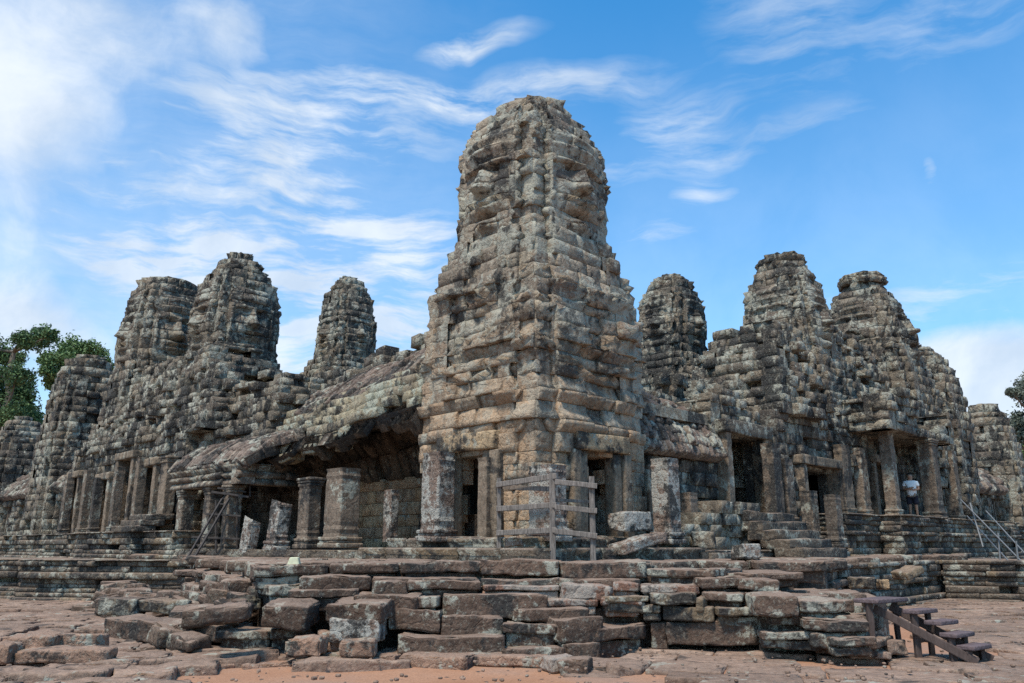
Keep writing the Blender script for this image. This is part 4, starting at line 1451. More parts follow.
tower('face_tower', 'lone face tower with ringed crown just right of the corner tower', 672, 33.0,
      [(271, 9), (278, 16), (290, 24), (305, 30), (322, 33), (340, 33), (352, 31), (362, 34), (380, 38), (420, 46)], (300, 352), 292, 3.0, 'far', seed=506, group=GT, ch=0.36, lens=(0.3, 0.6))
tower('stone_turret', 'small flat capped turret between the ringed tower and the tall right pair', 716, 30.5,
      [(352, 13), (356, 20), (361, 21), (364, 16), (378, 20), (395, 25), (440, 30)], None, None, 3.0, 'far', seed=507, group=GT, ch=0.3, lens=(0.3, 0.55), carve=0.09)
tower('face_tower', 'right pair of face towers, nearer broad one with flat stone cap', 785, 29.8,
      [(252, 17), (258, 23), (268, 26), (280, 33), (300, 38), (320, 42), (345, 45), (362, 46), (380, 52), (410, 60), (450, 66)], (296, 356), 284, 4.0, 'far', seed=508, group=GT, ch=0.34, lens=(0.28, 0.6))
tower('face_tower', 'right pair of face towers, farther one with ragged overhanging stone cap', 864, 35.0,
      [(272, 14), (275, 19), (279, 23), (285, 24), (289, 18), (296, 26), (308, 33), (325, 39), (345, 45), (362, 49), (385, 56), (430, 62)], (305, 365), 292, 4.0, 'far', seed=509, group=GT, ch=0.38, lens=(0.32, 0.65))
tower('stone_tower', 'ruined shoulder tower sloping down at the right of the right pair', 918, 38.5,
      [(345, 12), (352, 19), (362, 26), (378, 33), (395, 38), (430, 42), (500, 42)], None, 352, 3.0, 'far', seed=510, group=GT, ch=0.4, lens=(0.35, 0.75), carve=0.1)
tower('stone_tower', 'small domed tower at the far right beside a tree', 985, 45.0,
      [(400, 5), (404, 11), (411, 17), (420, 20), (428, 24), (445, 28), (470, 32), (520, 36)], None, 425, 1.4, 'far', seed=511, group=GT, ch=0.42, lens=(0.38, 0.8), carve=0.1)

# ================================================================== RIGHT GALLERY AND PAVILION
rg = thing('vaulted_gallery', 'right gallery wall and ribbed stone roof joining the corner tower to the right pavilion', 'gallery', (*wp('R', 5, 0), 1.4), 'galleries between the towers')
B = Blocks(nu=4, nv=4, seed=601, spread=0.05, carve=0.03)
sd0, sd1 = s_at('R', 728, 1.55), s_at('R', 765, 1.55)
wall(B, wp('R', 1.9, 1.55), wp('R', 9.2, 1.55), 1.5, 4.1, 0.34, (0.35, 0.8), nR, [(sd0 - 1.9, sd1 - 1.9, 2.6, 4.8)], 0.5, 601)
wall(B, wp('R', 5.9, 1.62), wp('R', 9.6, 1.62), 4.1, 6.2, 0.32, (0.35, 0.7), nR, [(sd0 - 5.9, sd1 - 5.9, 3.9, 4.8)], 0.6, 602, top=lambda u: 5.7 + 0.5 * math.sin(u * 1.3))
wall(B, wp('R', 5.9, 0.0), wp('R', 5.9, 1.6), 4.1, 5.8, 0.32, (0.35, 0.7), -uR, (), 0.5, 609)
B.build('wall', M['wall'], rg)
B = Blocks(nu=4, nv=3, seed=603, spread=0.05, bevel=0.04, rough=0.03)
strip(B, 'R', 2.35, 6.0, [(1.95, 4.05), (1.7, 4.6), (1.3, 5.1), (0.7, 5.6), (0.0, 5.95)], (0.12, 0.19), 0.36, 0.3, 603)
B.build('roof', M['roof'], rg)
B = Blocks(nu=4, nv=4, seed=604, spread=0.1, rough=0.05, carve=0.06)
strip(B, 'R', 2.2, 11, [(-0.1, 5.8), (-0.1, 6.9)], (0.3, 0.6), 0.35, 0.5, 604, keep=lambda s, o, z: z < 6.3 or rc.random() < 0.55)
wall(B, wp('R', 1.9, -0.9), wp('R', 12, -0.9), 1.2, 6.0, 0.6, (0.8, 1.2), -nR, (), 0.35, 605)
B.build('rear_wall', M['far'], rg)
B = Blocks(nu=3, nv=3, seed=606)
wall(B, wp('R', 1.9, 0.2), wp('R', 9.6, 0.2), 1.4, 4.6, 0.5, (0.6, 1.0), nR, (), 0.3, 606)
B.build('inner_wall', M['vault'], rg)
prism('ceiling_slab', [wp('R', 2.2, 1.5), wp('R', 10, 1.5), wp('R', 10, 0), wp('R', 2.2, 0)], 5.0, 5.3, 'wall', rg)
for q, mt in ((sd0 - 0.1, 'frame'), (sd1 + 0.2, 'tan')):
    shaft_mesh('door_frame', wp('R', q, 1.62), uR, nR, 1.6 if mt == 'tan' else 2.3, 4.8, 0.3 if mt == 'frame' else 0.6, 0.5, mt, rg, seed=int(q * 7))
box_part('lintel', wp('R', (sd0 + sd1) / 2, 1.62), uR, nR, (sd1 - sd0) / 2 + 0.4, 0.3, 4.8, 5.2, 'far', rg, 0.03)
for i, x in enumerate((650, 690, 708)):
    c = wp('R', s_at('R', x, 1.75), 1.75)
    shaft_mesh('pilaster', c, uR, nR, 1.5, (3.6, 3.0, 2.6)[i], (0.45, 0.35, 0.3)[i], 0.4, 'pillar', rg, seed=610 + i)
prism('floor', [wp('R', 2.6, 3.1), wp('R', 10.5, 3.1), wp('R', 10.5, -0.5), wp('R', 2.6, -0.5)], 1.15, 1.5, 'base', rg)
B = Blocks(nu=4, nv=4, seed=615, spread=0.05, bevel=0.04, rough=0.03)
wall(B, wp('R', 2.9, 3.2), wp('R', 10.5, 3.2), 1.2, 1.54, 0.31, (0.9, 1.7), nR, (), 0.8, 615)
B.build('step', M['base'], rg)

rp = pavilion('R', 'entrance_pavilion', 'right entrance pavilion with square black doorway and columned porch under the tall right pair', 9.0, 26.5, 2.0, 2.2, 5.8,
              [(806, 840, 2.55, 4.15), (878, 890, 2.65, 4.6)], 701,
              [(9.3, 25.5, 2.2, 5.7, 7.1), (9.9, 24.5, 1.9, 7.0, 8.3), (10.6, 23.4, 1.6, 8.2, 9.3), (14.5, 24.0, 1.3, 9.1, 10.1)])
for (x, hw, d, z0, z1, i) in ((851, 0.7, 0.3, 2.6, 5.0, 1), (868, 0.55, 0.35, 2.6, 5.0, 2), (778, 0.5, 0.4, 1.9, 4.6, 3), (790, 0.5, 0.4, 2.2, 4.2, 4), (897, 0.4, 0.4, 2.6, 5.1, 5)):
    c = wp('R', s_at('R', x, 2.2), 2.2)
    column_parts(c, uR, nR, z0, z1, hw, d, 'frame' if i == 1 else 'pillar', rp, cap=False, seed=720 + i, names=('pilaster', 'pilaster_base', 'pilaster_capital'))
# porch on two tall columns, where the visitor stands
pc = [wp('R', s_at('R', 898, 3.0), 3.0), wp('R', s_at('R', 939, 3.3), 3.3), wp('R', s_at('R', 960, 2.6), 2.6)]
for i, c in enumerate(pc):
    column_parts(c, uR, nR, 2.60, 5.55, (0.42, 0.6, 0.5)[i], (0.4, 0.55, 0.5)[i], 'pillar', rp, cap=(i == 1), seed=740 + i, names=('porch_column', 'column_base', 'column_capital'))
sp0, sp1 = s_at('R', 896, 3.3), s_at('R', 962, 3.3)
B = Blocks(nu=4, nv=4, seed=745, spread=0.06, carve=0.06)
wall(B, wp('R', sp0, 3.55), wp('R', sp1, 3.55), 5.55, 7.2, 0.33, (0.4, 0.8), nR, (), 0.8, 745, top=lambda u: 6.4 + 0.7 * math.sin(u * 1.1))
wall(B, wp('R', sp0, 1.6), wp('R', sp0, 3.55), 5.55, 6.7, 0.33, (0.4, 0.8), -uR, (), 0.6, 746)
wall(B, wp('R', sp1, 3.55), wp('R', sp1, 1.6), 5.55, 6.7, 0.33, (0.4, 0.8), uR, (), 0.6, 747)
B.build('porch_entablature', M['far'], rp)
prism('porch_ceiling', [wp('R', sp0 + .1, 3.4), wp('R', sp1 - .1, 3.4), wp('R', sp1 - .1, 1.6), wp('R', sp0 + .1, 1.6)], 5.57, 5.9, 'wall', rp)
plinth(rp, [wp('R', 10.6, 2.0), wp('R', 10.6, 3.2), wp('R', 13.2, 3.2), wp('R', 13.2, 3.9), wp('R', 26.8, 3.9), wp('R', 26.8, 2.5), wp('R', 36, 2.5)], 0.9, 2.62, 751, part='plinth', ch=0.16)
prism('plinth_fill', [wp('R', 10.8, 2.9), wp('R', 13.5, 2.9), wp('R', 13.5, 3.6), wp('R', 26.6, 3.6), wp('R', 26.6, -2), wp('R', 10.8, -2)], 1.0, 2.57, 'base', rp)
for k in range(5):
    c = wp('R', s_at('R', 800, 3.2) - 0.4, 3.7 - 0.36 * k)
    box_part('step', c, uR, nR, 1.3, 0.4, 1.3 + 0.24 * k, 1.58 + 0.24 * k, 'base', rp, 0.035)

# far end walls running out of the picture
for side, lab, s0, s1, sd in (('L', 'low dark gallery wall with barred windows at the far left edge', 27.5, 46, 801), ('R', 'low crumbling gallery wall at the far right edge beyond the handrail', 26.5, 46, 811)):
    u, n = WING[side]
    th = thing('gallery_wall', lab, 'wall', (*wp(side, (s0 + s1) / 2, 1.5), 1.2), 'outer gallery walls')
    B = Blocks(nu=4, nv=4, seed=sd, spread=0.08, carve=0.06)
    ops = [(3.0 + 3.1 * k, 4.5 + 3.1 * k, 2.3, 3.9) for k in range(4)]
    wall(B, wp(side, s0, 1.5), wp(side, s1, 1.5), 1.1, 5.0, 0.36, (0.4, 0.9), n, ops, 0.5, sd, top=lambda q: 4.5 + 0.4 * math.sin(q))
    B.build('wall', M['wall'], th)
    for (a, b, z0, z1) in ops:
        for q in (a + 0.4, a + 0.75, a + 1.1):
            shaft_mesh('window_baluster', wp(side, s0 + q, 1.3), u, n, z0, z1, 0.14, 0.14, 'pillar', th, seed=int(q * 10))
    B = Blocks(nu=4, nv=3, seed=sd + 1, spread=0.06, bevel=0.06)
    strip(B, side, s0, s1, [(1.9, 4.4), (1.4, 5.1), (0.6, 5.7), (-0.4, 6.1)], (0.3, 0.5), 0.5, 0.4, sd + 1)
    B.build('roof', M['roof'], th)
    B = Blocks(nu=3, nv=3, seed=sd + 2)
    wall(B, wp(side, s0, -0.2), wp(side, s1, -0.2), 1.1, 6.0, 0.5, (0.8, 1.4), n, (), 0.3, sd + 2)
    B.build('inner_wall', M['wall'], th)
    plinth(th, [wp(side, s1, 2.5), wp(side, s0 + 0.3, 2.5)] if side == 'L' else [wp(side, s0 + 0.3, 2.5), wp(side, s1, 2.5)], 0.4, 2.0, sd + 3, part='plinth')

# ================================================================== loose stones
LS = 'loose stones lying on the steps and paving'


def stone(name, label, x, y, Y, wpx, hpx, d, mat='slab', rz=0.0, tilt=0.0, roll=0.0, amp=0.035, r=0.03, cat='stone', group=LS):
    """x, y: photo place of the middle of the stone's foot"""
    b = pY(x, y, Y)
    k = Y / FPX
    h = hpx * k
    rk = Rocks(int(x * 7 + y), amp, r, 15)
    rk.box((b[0], b[1] + d / 2 * 0.6, b[2] + h / 2), (wpx * k, d, h), R(rz), R(tilt), R(roll))
    o = rk.build(name, M[mat], None, loc=(b[0], b[1] + d / 2 * 0.6, b[2]))
    return tag(o, label, cat, group)


stone('stone_block', 'dark tilted block with slanted top lying at the left foot of the steps', 288, 625, 13.4, 44, 20, 0.6, rz=-8, roll=4, tilt=8)
stone('stone_block', 'reddish pitted block, left one of three in a row on the low kerb', 305, 655, 12.75, 36, 16, 0.4, 'laterite', rz=-6, amp=0.05)
stone('stone_block', 'reddish pitted block in the middle of the three on the low kerb', 332, 649, 13.25, 30, 16, 0.35, 'laterite', rz=10, amp=0.05)
stone('stone_block', 'reddish pitted block, right one of three in a row on the low kerb', 357, 656, 12.75, 32, 15, 0.4, 'laterite', rz=3, amp=0.05)
stone('stone_block', 'big weathered block with hollowed top stacked upon a green stained block', 358, 621, 13.25, 56, 17, 0.7, 'slab', rz=-10, tilt=6)
stone('stone_block', 'green stained block carrying a hollow topped block, at the left of the steps', 356, 641, 13.2, 50, 20, 0.6, 'lichen', rz=-6)
stone('stone_block', 'rounded pale green lichen boulder among the left rubble', 246, 612, 14.6, 24, 14, 0.4, 'pale', rz=12, amp=0.06, r=0.1)
stone('stone_block', 'dark cubic block standing at the left end of the fallen slabs', 118, 615, 16.4, 36, 15, 0.5, 'base', rz=-4)
stone('stone_slab', 'thin dark slab lying right of the dark cubic block on the left paving', 162, 612, 16.6, 50, 11, 0.6, 'base', rz=6)
stone('stone_block', 'orange topped stone in the sandy gap at the front', 560, 672, 12.3, 28, 14, 0.4, 'red', rz=20, amp=0.05)
stone('stone_block', 'grey upright stone in front of the orange topped one', 577, 677, 12.0, 28, 17, 0.35, 'slab', rz=-15)
stone('stone_slab', 'low flat pinkish slab at the bottom edge in the sandy gap', 592, 684, 11.8, 52, 8, 0.4, 'paving', rz=-5)
stone('stone_block', 'pale three sided stone leaning in the corner of the right paving', 622, 684, 11.9, 26, 15, 0.3, 'paving', rz=35, roll=18)
stone('stone_block', 'small peaked block lying on the right shelf below the two big slabs', 761, 592, 13.9, 36, 13, 0.45, 'slab', rz=-14, roll=5, amp=0.06)
stone('stone_block', 'cubic block spotted with white lichen on the floor left of the right stump pile', 748, 559, 17.2, 22, 14, 0.45, 'lichen', rz=20)
stone('pebble', 'small tan stone resting on the step beside the wooden landing', 869, 607, 13.2, 9, 6, 0.12, 'tan', rz=30, amp=0.03, r=0.05)
stone('stone_slab', 'tilted dark slab leaning on the right terrace above the wooden stairs', 910, 577, 21.5, 24, 7, 0.5, 'base', rz=25, roll=-16)
stone('stone_block', 'small tan cube set on the right terrace above the wooden stairs', 884, 589, 20.5, 9, 9, 0.3, 'tan', rz=10)
stone('stone_block', 'long dark block left of the small tan cube on the right terrace', 862, 589, 20.0, 30, 10, 0.4, 'base', rz=8)
stone('stone_slab', 'thin flat grey slab lying at the foot of the right steps', 871, 659, 12.8, 38, 7, 0.35, 'paving', rz=-5)
stone('stone_block', 'square brown block under the wooden landing at the right steps', 896, 656, 13.0, 20, 14, 0.4, 'paving', rz=6)
stone('stone_slab', 'loose grey stone lying alone on the right paving in front of the stairs', 953, 677, 12.0, 42, 10, 0.28, 'slab', rz=-8, roll=4)
stone('stone_block', 'long reddish pitted block at the left edge of the paving', 28, 653, 12.7, 48, 16, 0.4, 'laterite', rz=4, amp=0.05)
stone('stone_block', 'reddish pitted block cut off by the left edge of the photo', 0, 666, 12.2, 20, 18, 0.4, 'laterite', rz=-10, amp=0.05)
stone('stone_block', 'low reddish block just right of the long pitted one at the left', 76, 648, 13.0, 40, 13, 0.4, 'laterite', rz=8, amp=0.05)
stone('stone_slab', 'long low reddish slab in front of the pitted blocks at the left', 62, 663, 12.4, 84, 12, 0.45, 'laterite', rz=6, amp=0.05)
stone('stone_slab', 'slanting dark sill block fallen in front of the right tower doorway', 640, 548, 17.3, 54, 10, 0.5, 'lichen', rz=30, roll=-14)
stone('stone_block', 'large broken block spotted with white at the right of the tower steps', 632, 531, 17.8, 40, 18, 0.5, 'lichen', rz=40)
stone('stone_block', 'fallen block at the foot of the big black doorway, right of the lichen pier', 706, 548, 20.0, 22, 16, 0.5, 'wall', rz=-20)
stone('stone_block', 'white spotted cornice block lying on the tower step left of the barrier', 520, 547, 16.7, 26, 9, 0.4, 'lichen', rz=-40)
# low broken wall before the big black doorway on the right
pw = thing('broken_wall', 'low broken wall of dark blocks below the big black doorway', 'wall', (*wp('R', 6.5, 2.3), 1.5))
B = Blocks(nu=4, nv=4, seed=850, spread=0.07, rough=0.04)
sA, sB = s_at('R', 686, 2.4), s_at('R', 770, 2.4)
wall(B, wp('R', sA, 2.4), wp('R', sB, 2.4), 1.5, 2.85, 0.33, (0.4, 0.8), nR, (), 0.7, 850, top=lambda u: 2.2 + 0.6 * min(1, u / 2.0) - (0.9 if u > sB - sA - 0.6 else 0))
B.build('masonry', M['wall'], pw)

mk = pY(291, 567, 14.3)
V = []
for (hw, hd, z) in ((0.115, 0.09, 0), (0.07, 0.06, 0.16)):
    V += [(mk[0] - hw, mk[1] + 0.2 - hd, mk[2] + z), (mk[0] + hw, mk[1] + 0.2 - hd, mk[2] + z), (mk[0] + hw, mk[1] + 0.2 + hd, mk[2] + z), (mk[0] - hw, mk[1] + 0.2 + hd, mk[2] + z)]
mo = link_mesh('marker_block', V, [(3, 2, 1, 0), (4, 5, 6, 7), (0, 1, 5, 4), (1, 2, 6, 5), (2, 3, 7, 6), (3, 0, 4, 7)], M['marker'], None, loc=(mk[0], mk[1] + 0.2, mk[2]))
bv = mo.modifiers.new('bevel', 'BEVEL')
bv.width = 0.012
tag(mo, 'small pale yellow tapered marker block on the edge of the left steps', 'marker')


# ================================================================== timber and metal
def beam(a, b, w, h, seed=0, sag_=0.0):
    """a squared timber from a to b as vertex and face lists, slightly uneven"""
    a, b = np.asarray(a, float), np.asarray(b, float)
    d = b - a
    ln = np.linalg.norm(d)
    d = d / ln
    up = UP if abs(d[2]) < 0.9 else np.array([0, 1.0, 0])
    sx = np.cross(d, up)
    sx /= np.linalg.norm(sx)
    sy = np.cross(sx, d)
    r = random.Random(seed)
    n = 6
    V, F = [], []
    sec = [(-1, -.8), (-.8, -1), (.8, -1), (1, -.8), (1, .8), (.8, 1), (-.8, 1), (-1, .8)]
    m = len(sec)
    for i in range(n + 1):
        f = i / n
        c = a + d * ln * f + UP * (-sag_ * math.sin(math.pi * f))
        k = 1 + r.uniform(-0.06, 0.06)
        jx, jy = r.uniform(-1, 1) * w * 0.04, r.uniform(-1, 1) * h * 0.04
        for (p, q) in sec:
            V.append(c + sx * (p * w / 2 * k + jx) + sy * (q * h / 2 * k + jy))
    for i in range(n):
        for j in range(m):
            F.append((i * m + j, i * m + (j + 1) % m, (i + 1) * m + (j + 1) % m, (i + 1) * m + j))
    F.append(tuple(range(m))[::-1])
    F.append(tuple(n * m + j for j in range(m)))
    return V, F


def beam_obj(name, a, b, w, h, mat, parent, seed=0, sag_=0.0):
    V, F = beam(a, b, w, h, seed, sag_)
    return link_mesh(name, V, F, M[mat], parent)


PL = [pY(499, 548, 16.9), pY(553, 561, 15.9), pY(593.5, 562, 15.75)]
PT = [pY(499.5, 478, 16.9), pY(553.5, 473, 15.9), pY(590.5, 476.5, 15.75)]
fe = thing('wooden_barrier', 'grey wooden barrier of three posts and rails before the corner tower', 'fence', tuple(PL[1]))
for i in range(3):
    a = PL[i].copy()
    a[2] = (1.60, 1.30, 1.30)[i]
    b = PT[i].copy()
    beam_obj('post', a, (a[0], a[1], b[2]), (0.09, 0.115, 0.105)[i], 0.1, 'fence', fe, i)
for k, (yl, ym, ym2, yr) in enumerate(((485, 476, 482, 486), (509, 505, 507, 511), (533, 530, 531, 536))):
    a, b = pY(497, yl, 16.83), pY(557, ym, 15.8)
    beam_obj('rail', a, b, 0.055, 0.11, 'fence', fe, 10 + k)
    a, b = pY(555, ym2, 15.80), pY(597, yr, 15.65)
    beam_obj('rail', a, b, 0.055, 0.10, 'fence', fe, 20 + k)
a, b = pY(500, 487, 16.98), pY(553, 489, 16.02)
beam_obj('rail', a, b, 0.05, 0.09, 'fence', fe, 31)
a, b = pY(553, 500, 16.0), pY(594, 502, 15.85)
beam_obj('rail', a, b, 0.05, 0.06, 'fence', fe, 32)

# wooden stairs
st = thing('wooden_stairs', 'short purple brown wooden stairs beside the right stone steps', 'stairs', tuple(pY(930, 655, 13.2)))
la = np.array([0.80, 0.60])              # along the treads
lb = np.array([0.60, -0.80])             # across
TR = [(881, 598, 13.2, 0.92, 0.40), (920, 609, 13.0, 0.58, 0.26), (941, 620, 12.85, 0.56, 0.26), (957, 632, 12.7, 0.58, 0.26), (974, 644.5, 12.55, 0.56, 0.26)]
trc = []
for i, (x, y, Y, ln, wd) in enumerate(TR):
    c = pY(x, y, Y)
    trc.append(c)
    rk = Rocks(900 + i, 0.004, 0.012, 5)
    rk.add((c[0], c[1], c[2] - 0.03), (*la, 0), (-la[1], la[0], 0), (0, 0, 1), ln / 2, wd / 2, 0.032)
    rk.build('tread' if i else 'landing', M['stair'], st)
for sgn in (-1, 1):
    o = la * 0.24 * sgn
    a, b = trc[0] + np.array([*o, -0.14]), trc[4] + np.array([*o, -0.16])
    beam_obj('stringer', a, b + (b - a) * 0.10, 0.045, 0.12, 'stairleg', st, 940 + sgn)
for i, k in ((0, 1), (1, 1), (3, 1), (4, 1)):
    for sgn in (-1, 1):
        c = trc[i] + np.array([*(la * (0.21 if i else 0.38) * sgn), 0])
        beam_obj('leg', (c[0], c[1], -0.05), (c[0], c[1], c[2] - 0.06), 0.09 if sgn < 0 else 0.07, 0.09, 'stairleg', st, 950 + i)
a = trc[1] + np.array([*(la * -0.2), -0.45])
b = trc[1] + np.array([*(la * 0.3), -0.45])
beam_obj('brace', a, b, 0.05, 0.06, 'stairleg', st, 961)

# scaffold
sc = thing('scaffold', 'rickety dark scaffold with slanting ladder propping the broken gallery roof', 'scaffold', tuple(pY(210, 552, 23.5)))
SB = 24.2
for i, (a, b, w) in enumerate((((186, 560, SB - 1.2), (222, 499, SB), 0.055), ((193, 560, SB - 1.2), (229, 499, SB), 0.055), ((222, 499, SB), (252, 470, SB + 0.3), 0.05),
                               ((250, 459, SB + .3), (250, 497, SB + .3), 0.045), ((216, 500, SB), (216, 552, SB), 0.05), ((237, 494, SB + .2), (237, 551, SB + .2), 0.05),
                               ((233, 478, SB), (264, 483, SB + .4), 0.04))):
    beam_obj('pole', pY(*a), pY(*b), w, w, 'pole', sc, i)
for i, (a, b, w, h) in enumerate((((212, 492, SB), (249, 497, SB), 0.10, 0.06), ((206, 514, SB), (241, 516, SB), 0.09, 0.05), ((192, 537, SB), (240, 539, SB), 0.09, 0.05), ((218, 488, SB + .2), (246, 492, SB + .2), 0.1, 0.05))):
    beam_obj('plank', pY(*a), pY(*b), w, h, 'pole', sc, 20 + i)
for k in range(6):
    f = (k + 0.5) / 6
    beam_obj('rung', pY(186 + 36 * f, 560 - 61 * f, SB - 1.2 * (1 - f)), pY(193 + 36 * f, 560 - 61 * f, SB - 1.2 * (1 - f)), 0.035, 0.035, 'pole', sc, 30 + k)

# metal handrail on the far right stairs
hr = thing('metal_handrail', 'thin grey metal handrail slanting down beside the far right stairs', 'handrail', tuple(pY(1000, 570, 27.0)))
for i, (a, b) in enumerate((((961, 500, 31), (1022, 562, 26.5)), ((967, 516, 31), (1024, 578, 26.5)), ((986, 511, 31.5), (1040, 570, 27)))):
    beam_obj('rail', pY(*a), pY(*b), 0.04, 0.04, 'metal', hr, i)
for i, (a, b) in enumerate((((983, 547, 29.3), (970, 503, 30.4)), ((1019, 571, 26.7), (1016, 541, 26.8)), ((1000, 560, 28.0), (998, 533, 28.2)))):
    beam_obj('post', pY(*a), pY(*b), 0.045, 0.045, 'metal', hr, 10 + i)


# ================================================================== visitor
def skin_obj(name, pts, edges, radii, mat, parent, sub=2):
    base = np.array(parent.location)
    me = bpy.data.meshes.new(name)
    me.from_pydata([tuple(np.array(p) - base) for p in pts], edges, [])
    me.update()
    o = bpy.data.objects.new(name, me)
    COL.objects.link(o)
    o.parent = parent
    sm = o.modifiers.new('skin', 'SKIN')
    sm.use_smooth_shade = True
    sv = me.skin_vertices[0].data if me.skin_vertices else None
    if sv is None:
        bpy.context.view_layer.objects.active = o
        sv = me.skin_vertices[0].data
    for i, r in enumerate(radii):
        sv[i].radius = r if hasattr(r, '__len__') else (r, r)
        sv[i].use_root = (i == 0)
    s = o.modifiers.new('sub', 'SUBSURF')
    s.levels = sub
    s.render_levels = sub
    me.materials.append(mat)
    return o


_v = wp('R', s_at('R', 918, 3.05), 3.05)
VP = np.array([_v[0], _v[1], 0.0])
VZ = 2.60
per = thing('person', 'visitor in white shirt and dark shorts standing with folded arms between porch columns', 'person', (VP[0], VP[1], VZ))
to = np.array([-VP[0], -VP[1]])
to = to / np.linalg.norm(to)
lt_ = np.array([-to[1], to[0]])        # the figure's left-right axis


def bp(x, f, z):
    q = np.array([VP[0], VP[1]]) + lt_ * x + to * f
    return (q[0], q[1], VZ + 0.92 * z)


body = [bp(0, 0, 0.92), bp(0, 0, 1.15), bp(0, 0, 1.38), bp(0, 0.01, 1.48), bp(0, 0.02, 1.56), bp(0, 0.03, 1.64), bp(0, 0.02, 1.71),
        bp(0.09, 0, 0.86), bp(0.10, 0.02, 0.48), bp(0.11, -0.01, 0.07), bp(0.12, 0.14, 0.035),
        bp(-0.09, 0, 0.86), bp(-0.10, 0.03, 0.48), bp(-0.12, 0.0, 0.07), bp(-0.14, 0.14, 0.035),
        bp(0.19, 0, 1.39), bp(0.25, 0.04, 1.12), bp(0.06, 0.22, 1.10), bp(-0.10, 0.24, 1.14),
        bp(-0.19, 0, 1.39), bp(-0.25, 0.05, 1.13), bp(-0.05, 0.25, 1.16), bp(0.10, 0.26, 1.19)]
edges = [(0, 1), (1, 2), (2, 3), (3, 4), (4, 5), (5, 6), (0, 7), (7, 8), (8, 9), (9, 10), (0, 11), (11, 12), (12, 13), (13, 14), (2, 15), (15, 16), (16, 17), (17, 18), (2, 19), (19, 20), (20, 21), (21, 22)]
rad = [0.12, 0.12, 0.13, 0.06, 0.085, 0.10, 0.07, 0.085, 0.055, 0.04, 0.035, 0.085, 0.055, 0.04, 0.035, 0.055, 0.042, 0.034, 0.028, 0.055, 0.042, 0.034, 0.028]
skin_obj('body', body, edges, rad, M['skin'], per)
skin_obj('shirt', [bp(0, 0, 0.80), bp(0, 0, 1.12), bp(0, 0, 1.36), bp(0, 0, 1.46), bp(0.19, 0, 1.39), bp(0.235, 0.03, 1.22), bp(-0.19, 0, 1.39), bp(-0.235, 0.03, 1.22)],
         [(0, 1), (1, 2), (2, 3), (2, 4), (4, 5), (2, 6), (6, 7)], [(0.19, 0.145), (0.18, 0.14), (0.18, 0.145), 0.09, 0.08, 0.07, 0.08, 0.07], M['shirt'], per)
skin_obj('shorts', [bp(0, 0, 0.95), bp(0.095, 0, 0.80), bp(0.11, 0.01, 0.50), bp(-0.095, 0, 0.80), bp(-0.11, 0.01, 0.50)], [(0, 1), (1, 2), (0, 3), (3, 4)], [(0.18, 0.14), 0.12, 0.105, 0.12, 0.105], M['shorts'], per)
skin_obj('hair', [bp(0, -0.02, 1.62), bp(0, -0.02, 1.72), bp(0, 0.02, 1.745)], [(0, 1), (1, 2)], [0.09, 0.095, 0.075], M['hair'], per)


# ================================================================== plants
def tree(label, base, limbs, clumps, leaf, mat, seed, group='trees behind the temple', name='tree', per_clump=260):
    r = random.Random(seed)
    th = thing(name, label, 'tree', tuple(base), group)
    V, F = [], []

    def tube(a, b, r0, r1):
        a, b = np.asarray(a, float), np.asarray(b, float)
        d = (b - a) / np.linalg.norm(b - a)
        s1 = np.cross(d, (0.3, 1, 0.2))
        s1 /= np.linalg.norm(s1)
        s2 = np.cross(d, s1)
        n, m = 5, 8
        i0 = len(V)
        bend = np.array([r.gauss(0, 1), r.gauss(0, 1), 0]) * np.linalg.norm(b - a) * 0.05
        for i in range(n + 1):
            f = i / n
            c = a + (b - a) * f + bend * math.sin(math.pi * f)
            rr = r0 + (r1 - r0) * f
            for j in range(m):
                an = 2 * math.pi * j / m
                V.append(tuple(c + (s1 * math.cos(an) + s2 * math.sin(an)) * rr))
        for i in range(n):
            for j in range(m):
                F.append((i0 + i * m + j, i0 + i * m + (j + 1) % m, i0 + (i + 1) * m + (j + 1) % m, i0 + (i + 1) * m + j))
    for (a, b, r0, r1) in limbs:
        tube(a, b, r0, r1)
    link_mesh('trunk', V, F, M['bark'], th)
    rn = np.random.default_rng(seed)
    P = []
    for (c, rad) in clumps:
        # a clump is made of sprays of leaves with gaps between them
        k = 22
        sub = rn.normal(0, 1, (k, 3))  # directions of the sprays
        sub = sub / np.linalg.norm(sub, axis=1, keepdims=True) * rn.uniform(0.35, 1.0, (k, 1)) * np.array([rad, rad, rad * 0.7])
        for s in sub:
            P.append(np.asarray(c) + s + rn.normal(0, rad * 0.17, (per_clump // k, 3)))
    P = np.concatenate(P)
    n = len(P)
    a = rn.normal(0, 1, (n, 3))
    a /= np.linalg.norm(a, axis=1, keepdims=True)
    b = np.cross(a, rn.normal(0, 1, (n, 3)))
    b /= np.linalg.norm(b, axis=1, keepdims=True)
    s = leaf * rn.uniform(0.6, 1.3, (n, 1))
    LV = np.stack([P - a * s, P - b * s * 0.45, P + a * s, P + b * s * 0.45], 1).reshape(-1, 3)
    link_mesh('crown', LV, np.arange(4 * n).reshape(-1, 4), M[mat], th)
    return th


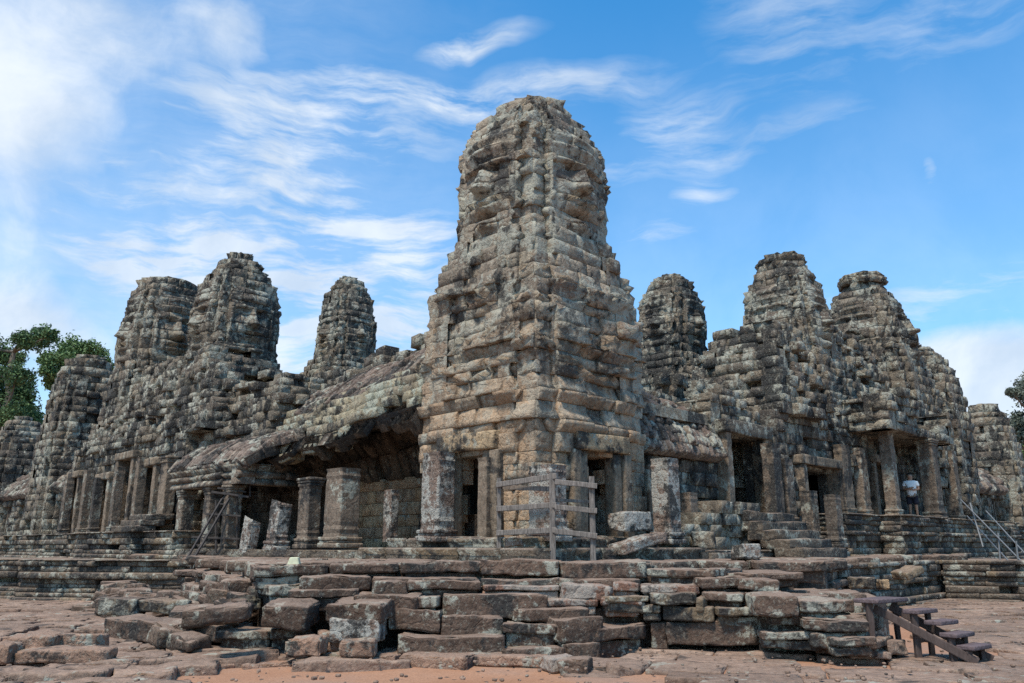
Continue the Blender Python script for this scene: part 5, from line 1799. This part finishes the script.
def tree_px(label, Y, base_x, trunk_px, blobs, leaf, mat, seed, per_clump=260):
    b = pY(base_x, 545, Y)
    b[2] = -0.1
    cl = []
    limbs = []
    tp = [np.array(b)] + [pY(x, y, Y) for (x, y) in trunk_px]
    rad = np.linspace(0.55, 0.16, len(tp))
    for i in range(len(tp) - 1):
        limbs.append((tp[i], tp[i + 1], rad[i], rad[i + 1]))
    r = random.Random(seed)
    for (x, y, rp) in blobs:
        c = pY(x, y, Y + r.uniform(-2.5, 2.5))
        cl.append((c, rp * Y / FPX))
        j = min(range(1, len(tp)), key=lambda q: np.linalg.norm(tp[q] - c) + (5 if tp[q][2] > c[2] else 0))
        limbs.append((tp[j], c, 0.14, 0.04))
    return tree(label, b, limbs, cl, leaf, mat, seed, per_clump=int(per_clump * 6.5))


tree_px('dark green tree rising at the left edge with one branch reaching right', 62, -10, [(-8, 480), (0, 420), (8, 380), (14, 352)],
        [(38, 338, 17), (22, 340, 14), (10, 356, 18), (0, 372, 20), (16, 376, 16), (2, 395, 24), (22, 400, 18), (-12, 350, 22), (10, 418, 24), (-15, 400, 24), (28, 420, 14), (36, 430, 10), (-12, 430, 26), (50, 336, 8), (4, 410, 26), (-4, 385, 26), (20, 388, 14), (12, 434, 22), (24, 412, 16)], 0.13, 'leaf', 1001)
tree_px('lighter green domed tree showing behind the squat left tower', 72, 84, [(84, 480), (82, 420), (78, 385)],
        [(72, 352, 18), (84, 350, 15), (60, 360, 16), (52, 372, 13), (58, 384, 12), (96, 356, 14), (104, 366, 12), (80, 366, 18), (60, 396, 9), (100, 380, 14), (48, 362, 8)], 0.15, 'leaf2', 1002)
tree_px('pale grey green tree entering at the right edge of the photo', 60, 1050, [(1046, 480), (1040, 420), (1034, 395)],
        [(1030, 386, 14), (1022, 394, 10), (1040, 380, 18), (1018, 425, 10), (1030, 420, 16), (1012, 392, 5), (1045, 400, 22), (1024, 436, 14), (1010, 428, 7), (1042, 435, 22)], 0.13, 'leaf3', 1003)
tree_px('green tree low down behind the small domed tower at the right', 66, 1040, [(1038, 490), (1036, 470)],
        [(1018, 455, 14), (1030, 450, 18), (1022, 475, 16), (1036, 475, 20), (1016, 496, 12), (1030, 500, 18), (1046, 460, 20), (1046, 490, 22)], 0.15, 'leaf2', 1004)
grit = Rocks(77, 0.012, 0.012, 4)
rg_ = random.Random(77)
for i in range(420):
    x, y = rg_.uniform(-20, 1044), 640 + 60 * rg_.random() ** 0.8
    p = pZ(x, y, -0.03)
    k = rg_.uniform(0.015, 0.05)
    grit.box((p[0], p[1], rg_.uniform(0.0, 0.025)), (k * 1.5, k, k * 0.8), rg_.uniform(0, 3), rg_.gauss(0, 0.2))
go = grit.build('gravel', M['paving'])
go['kind'] = 'stuff'
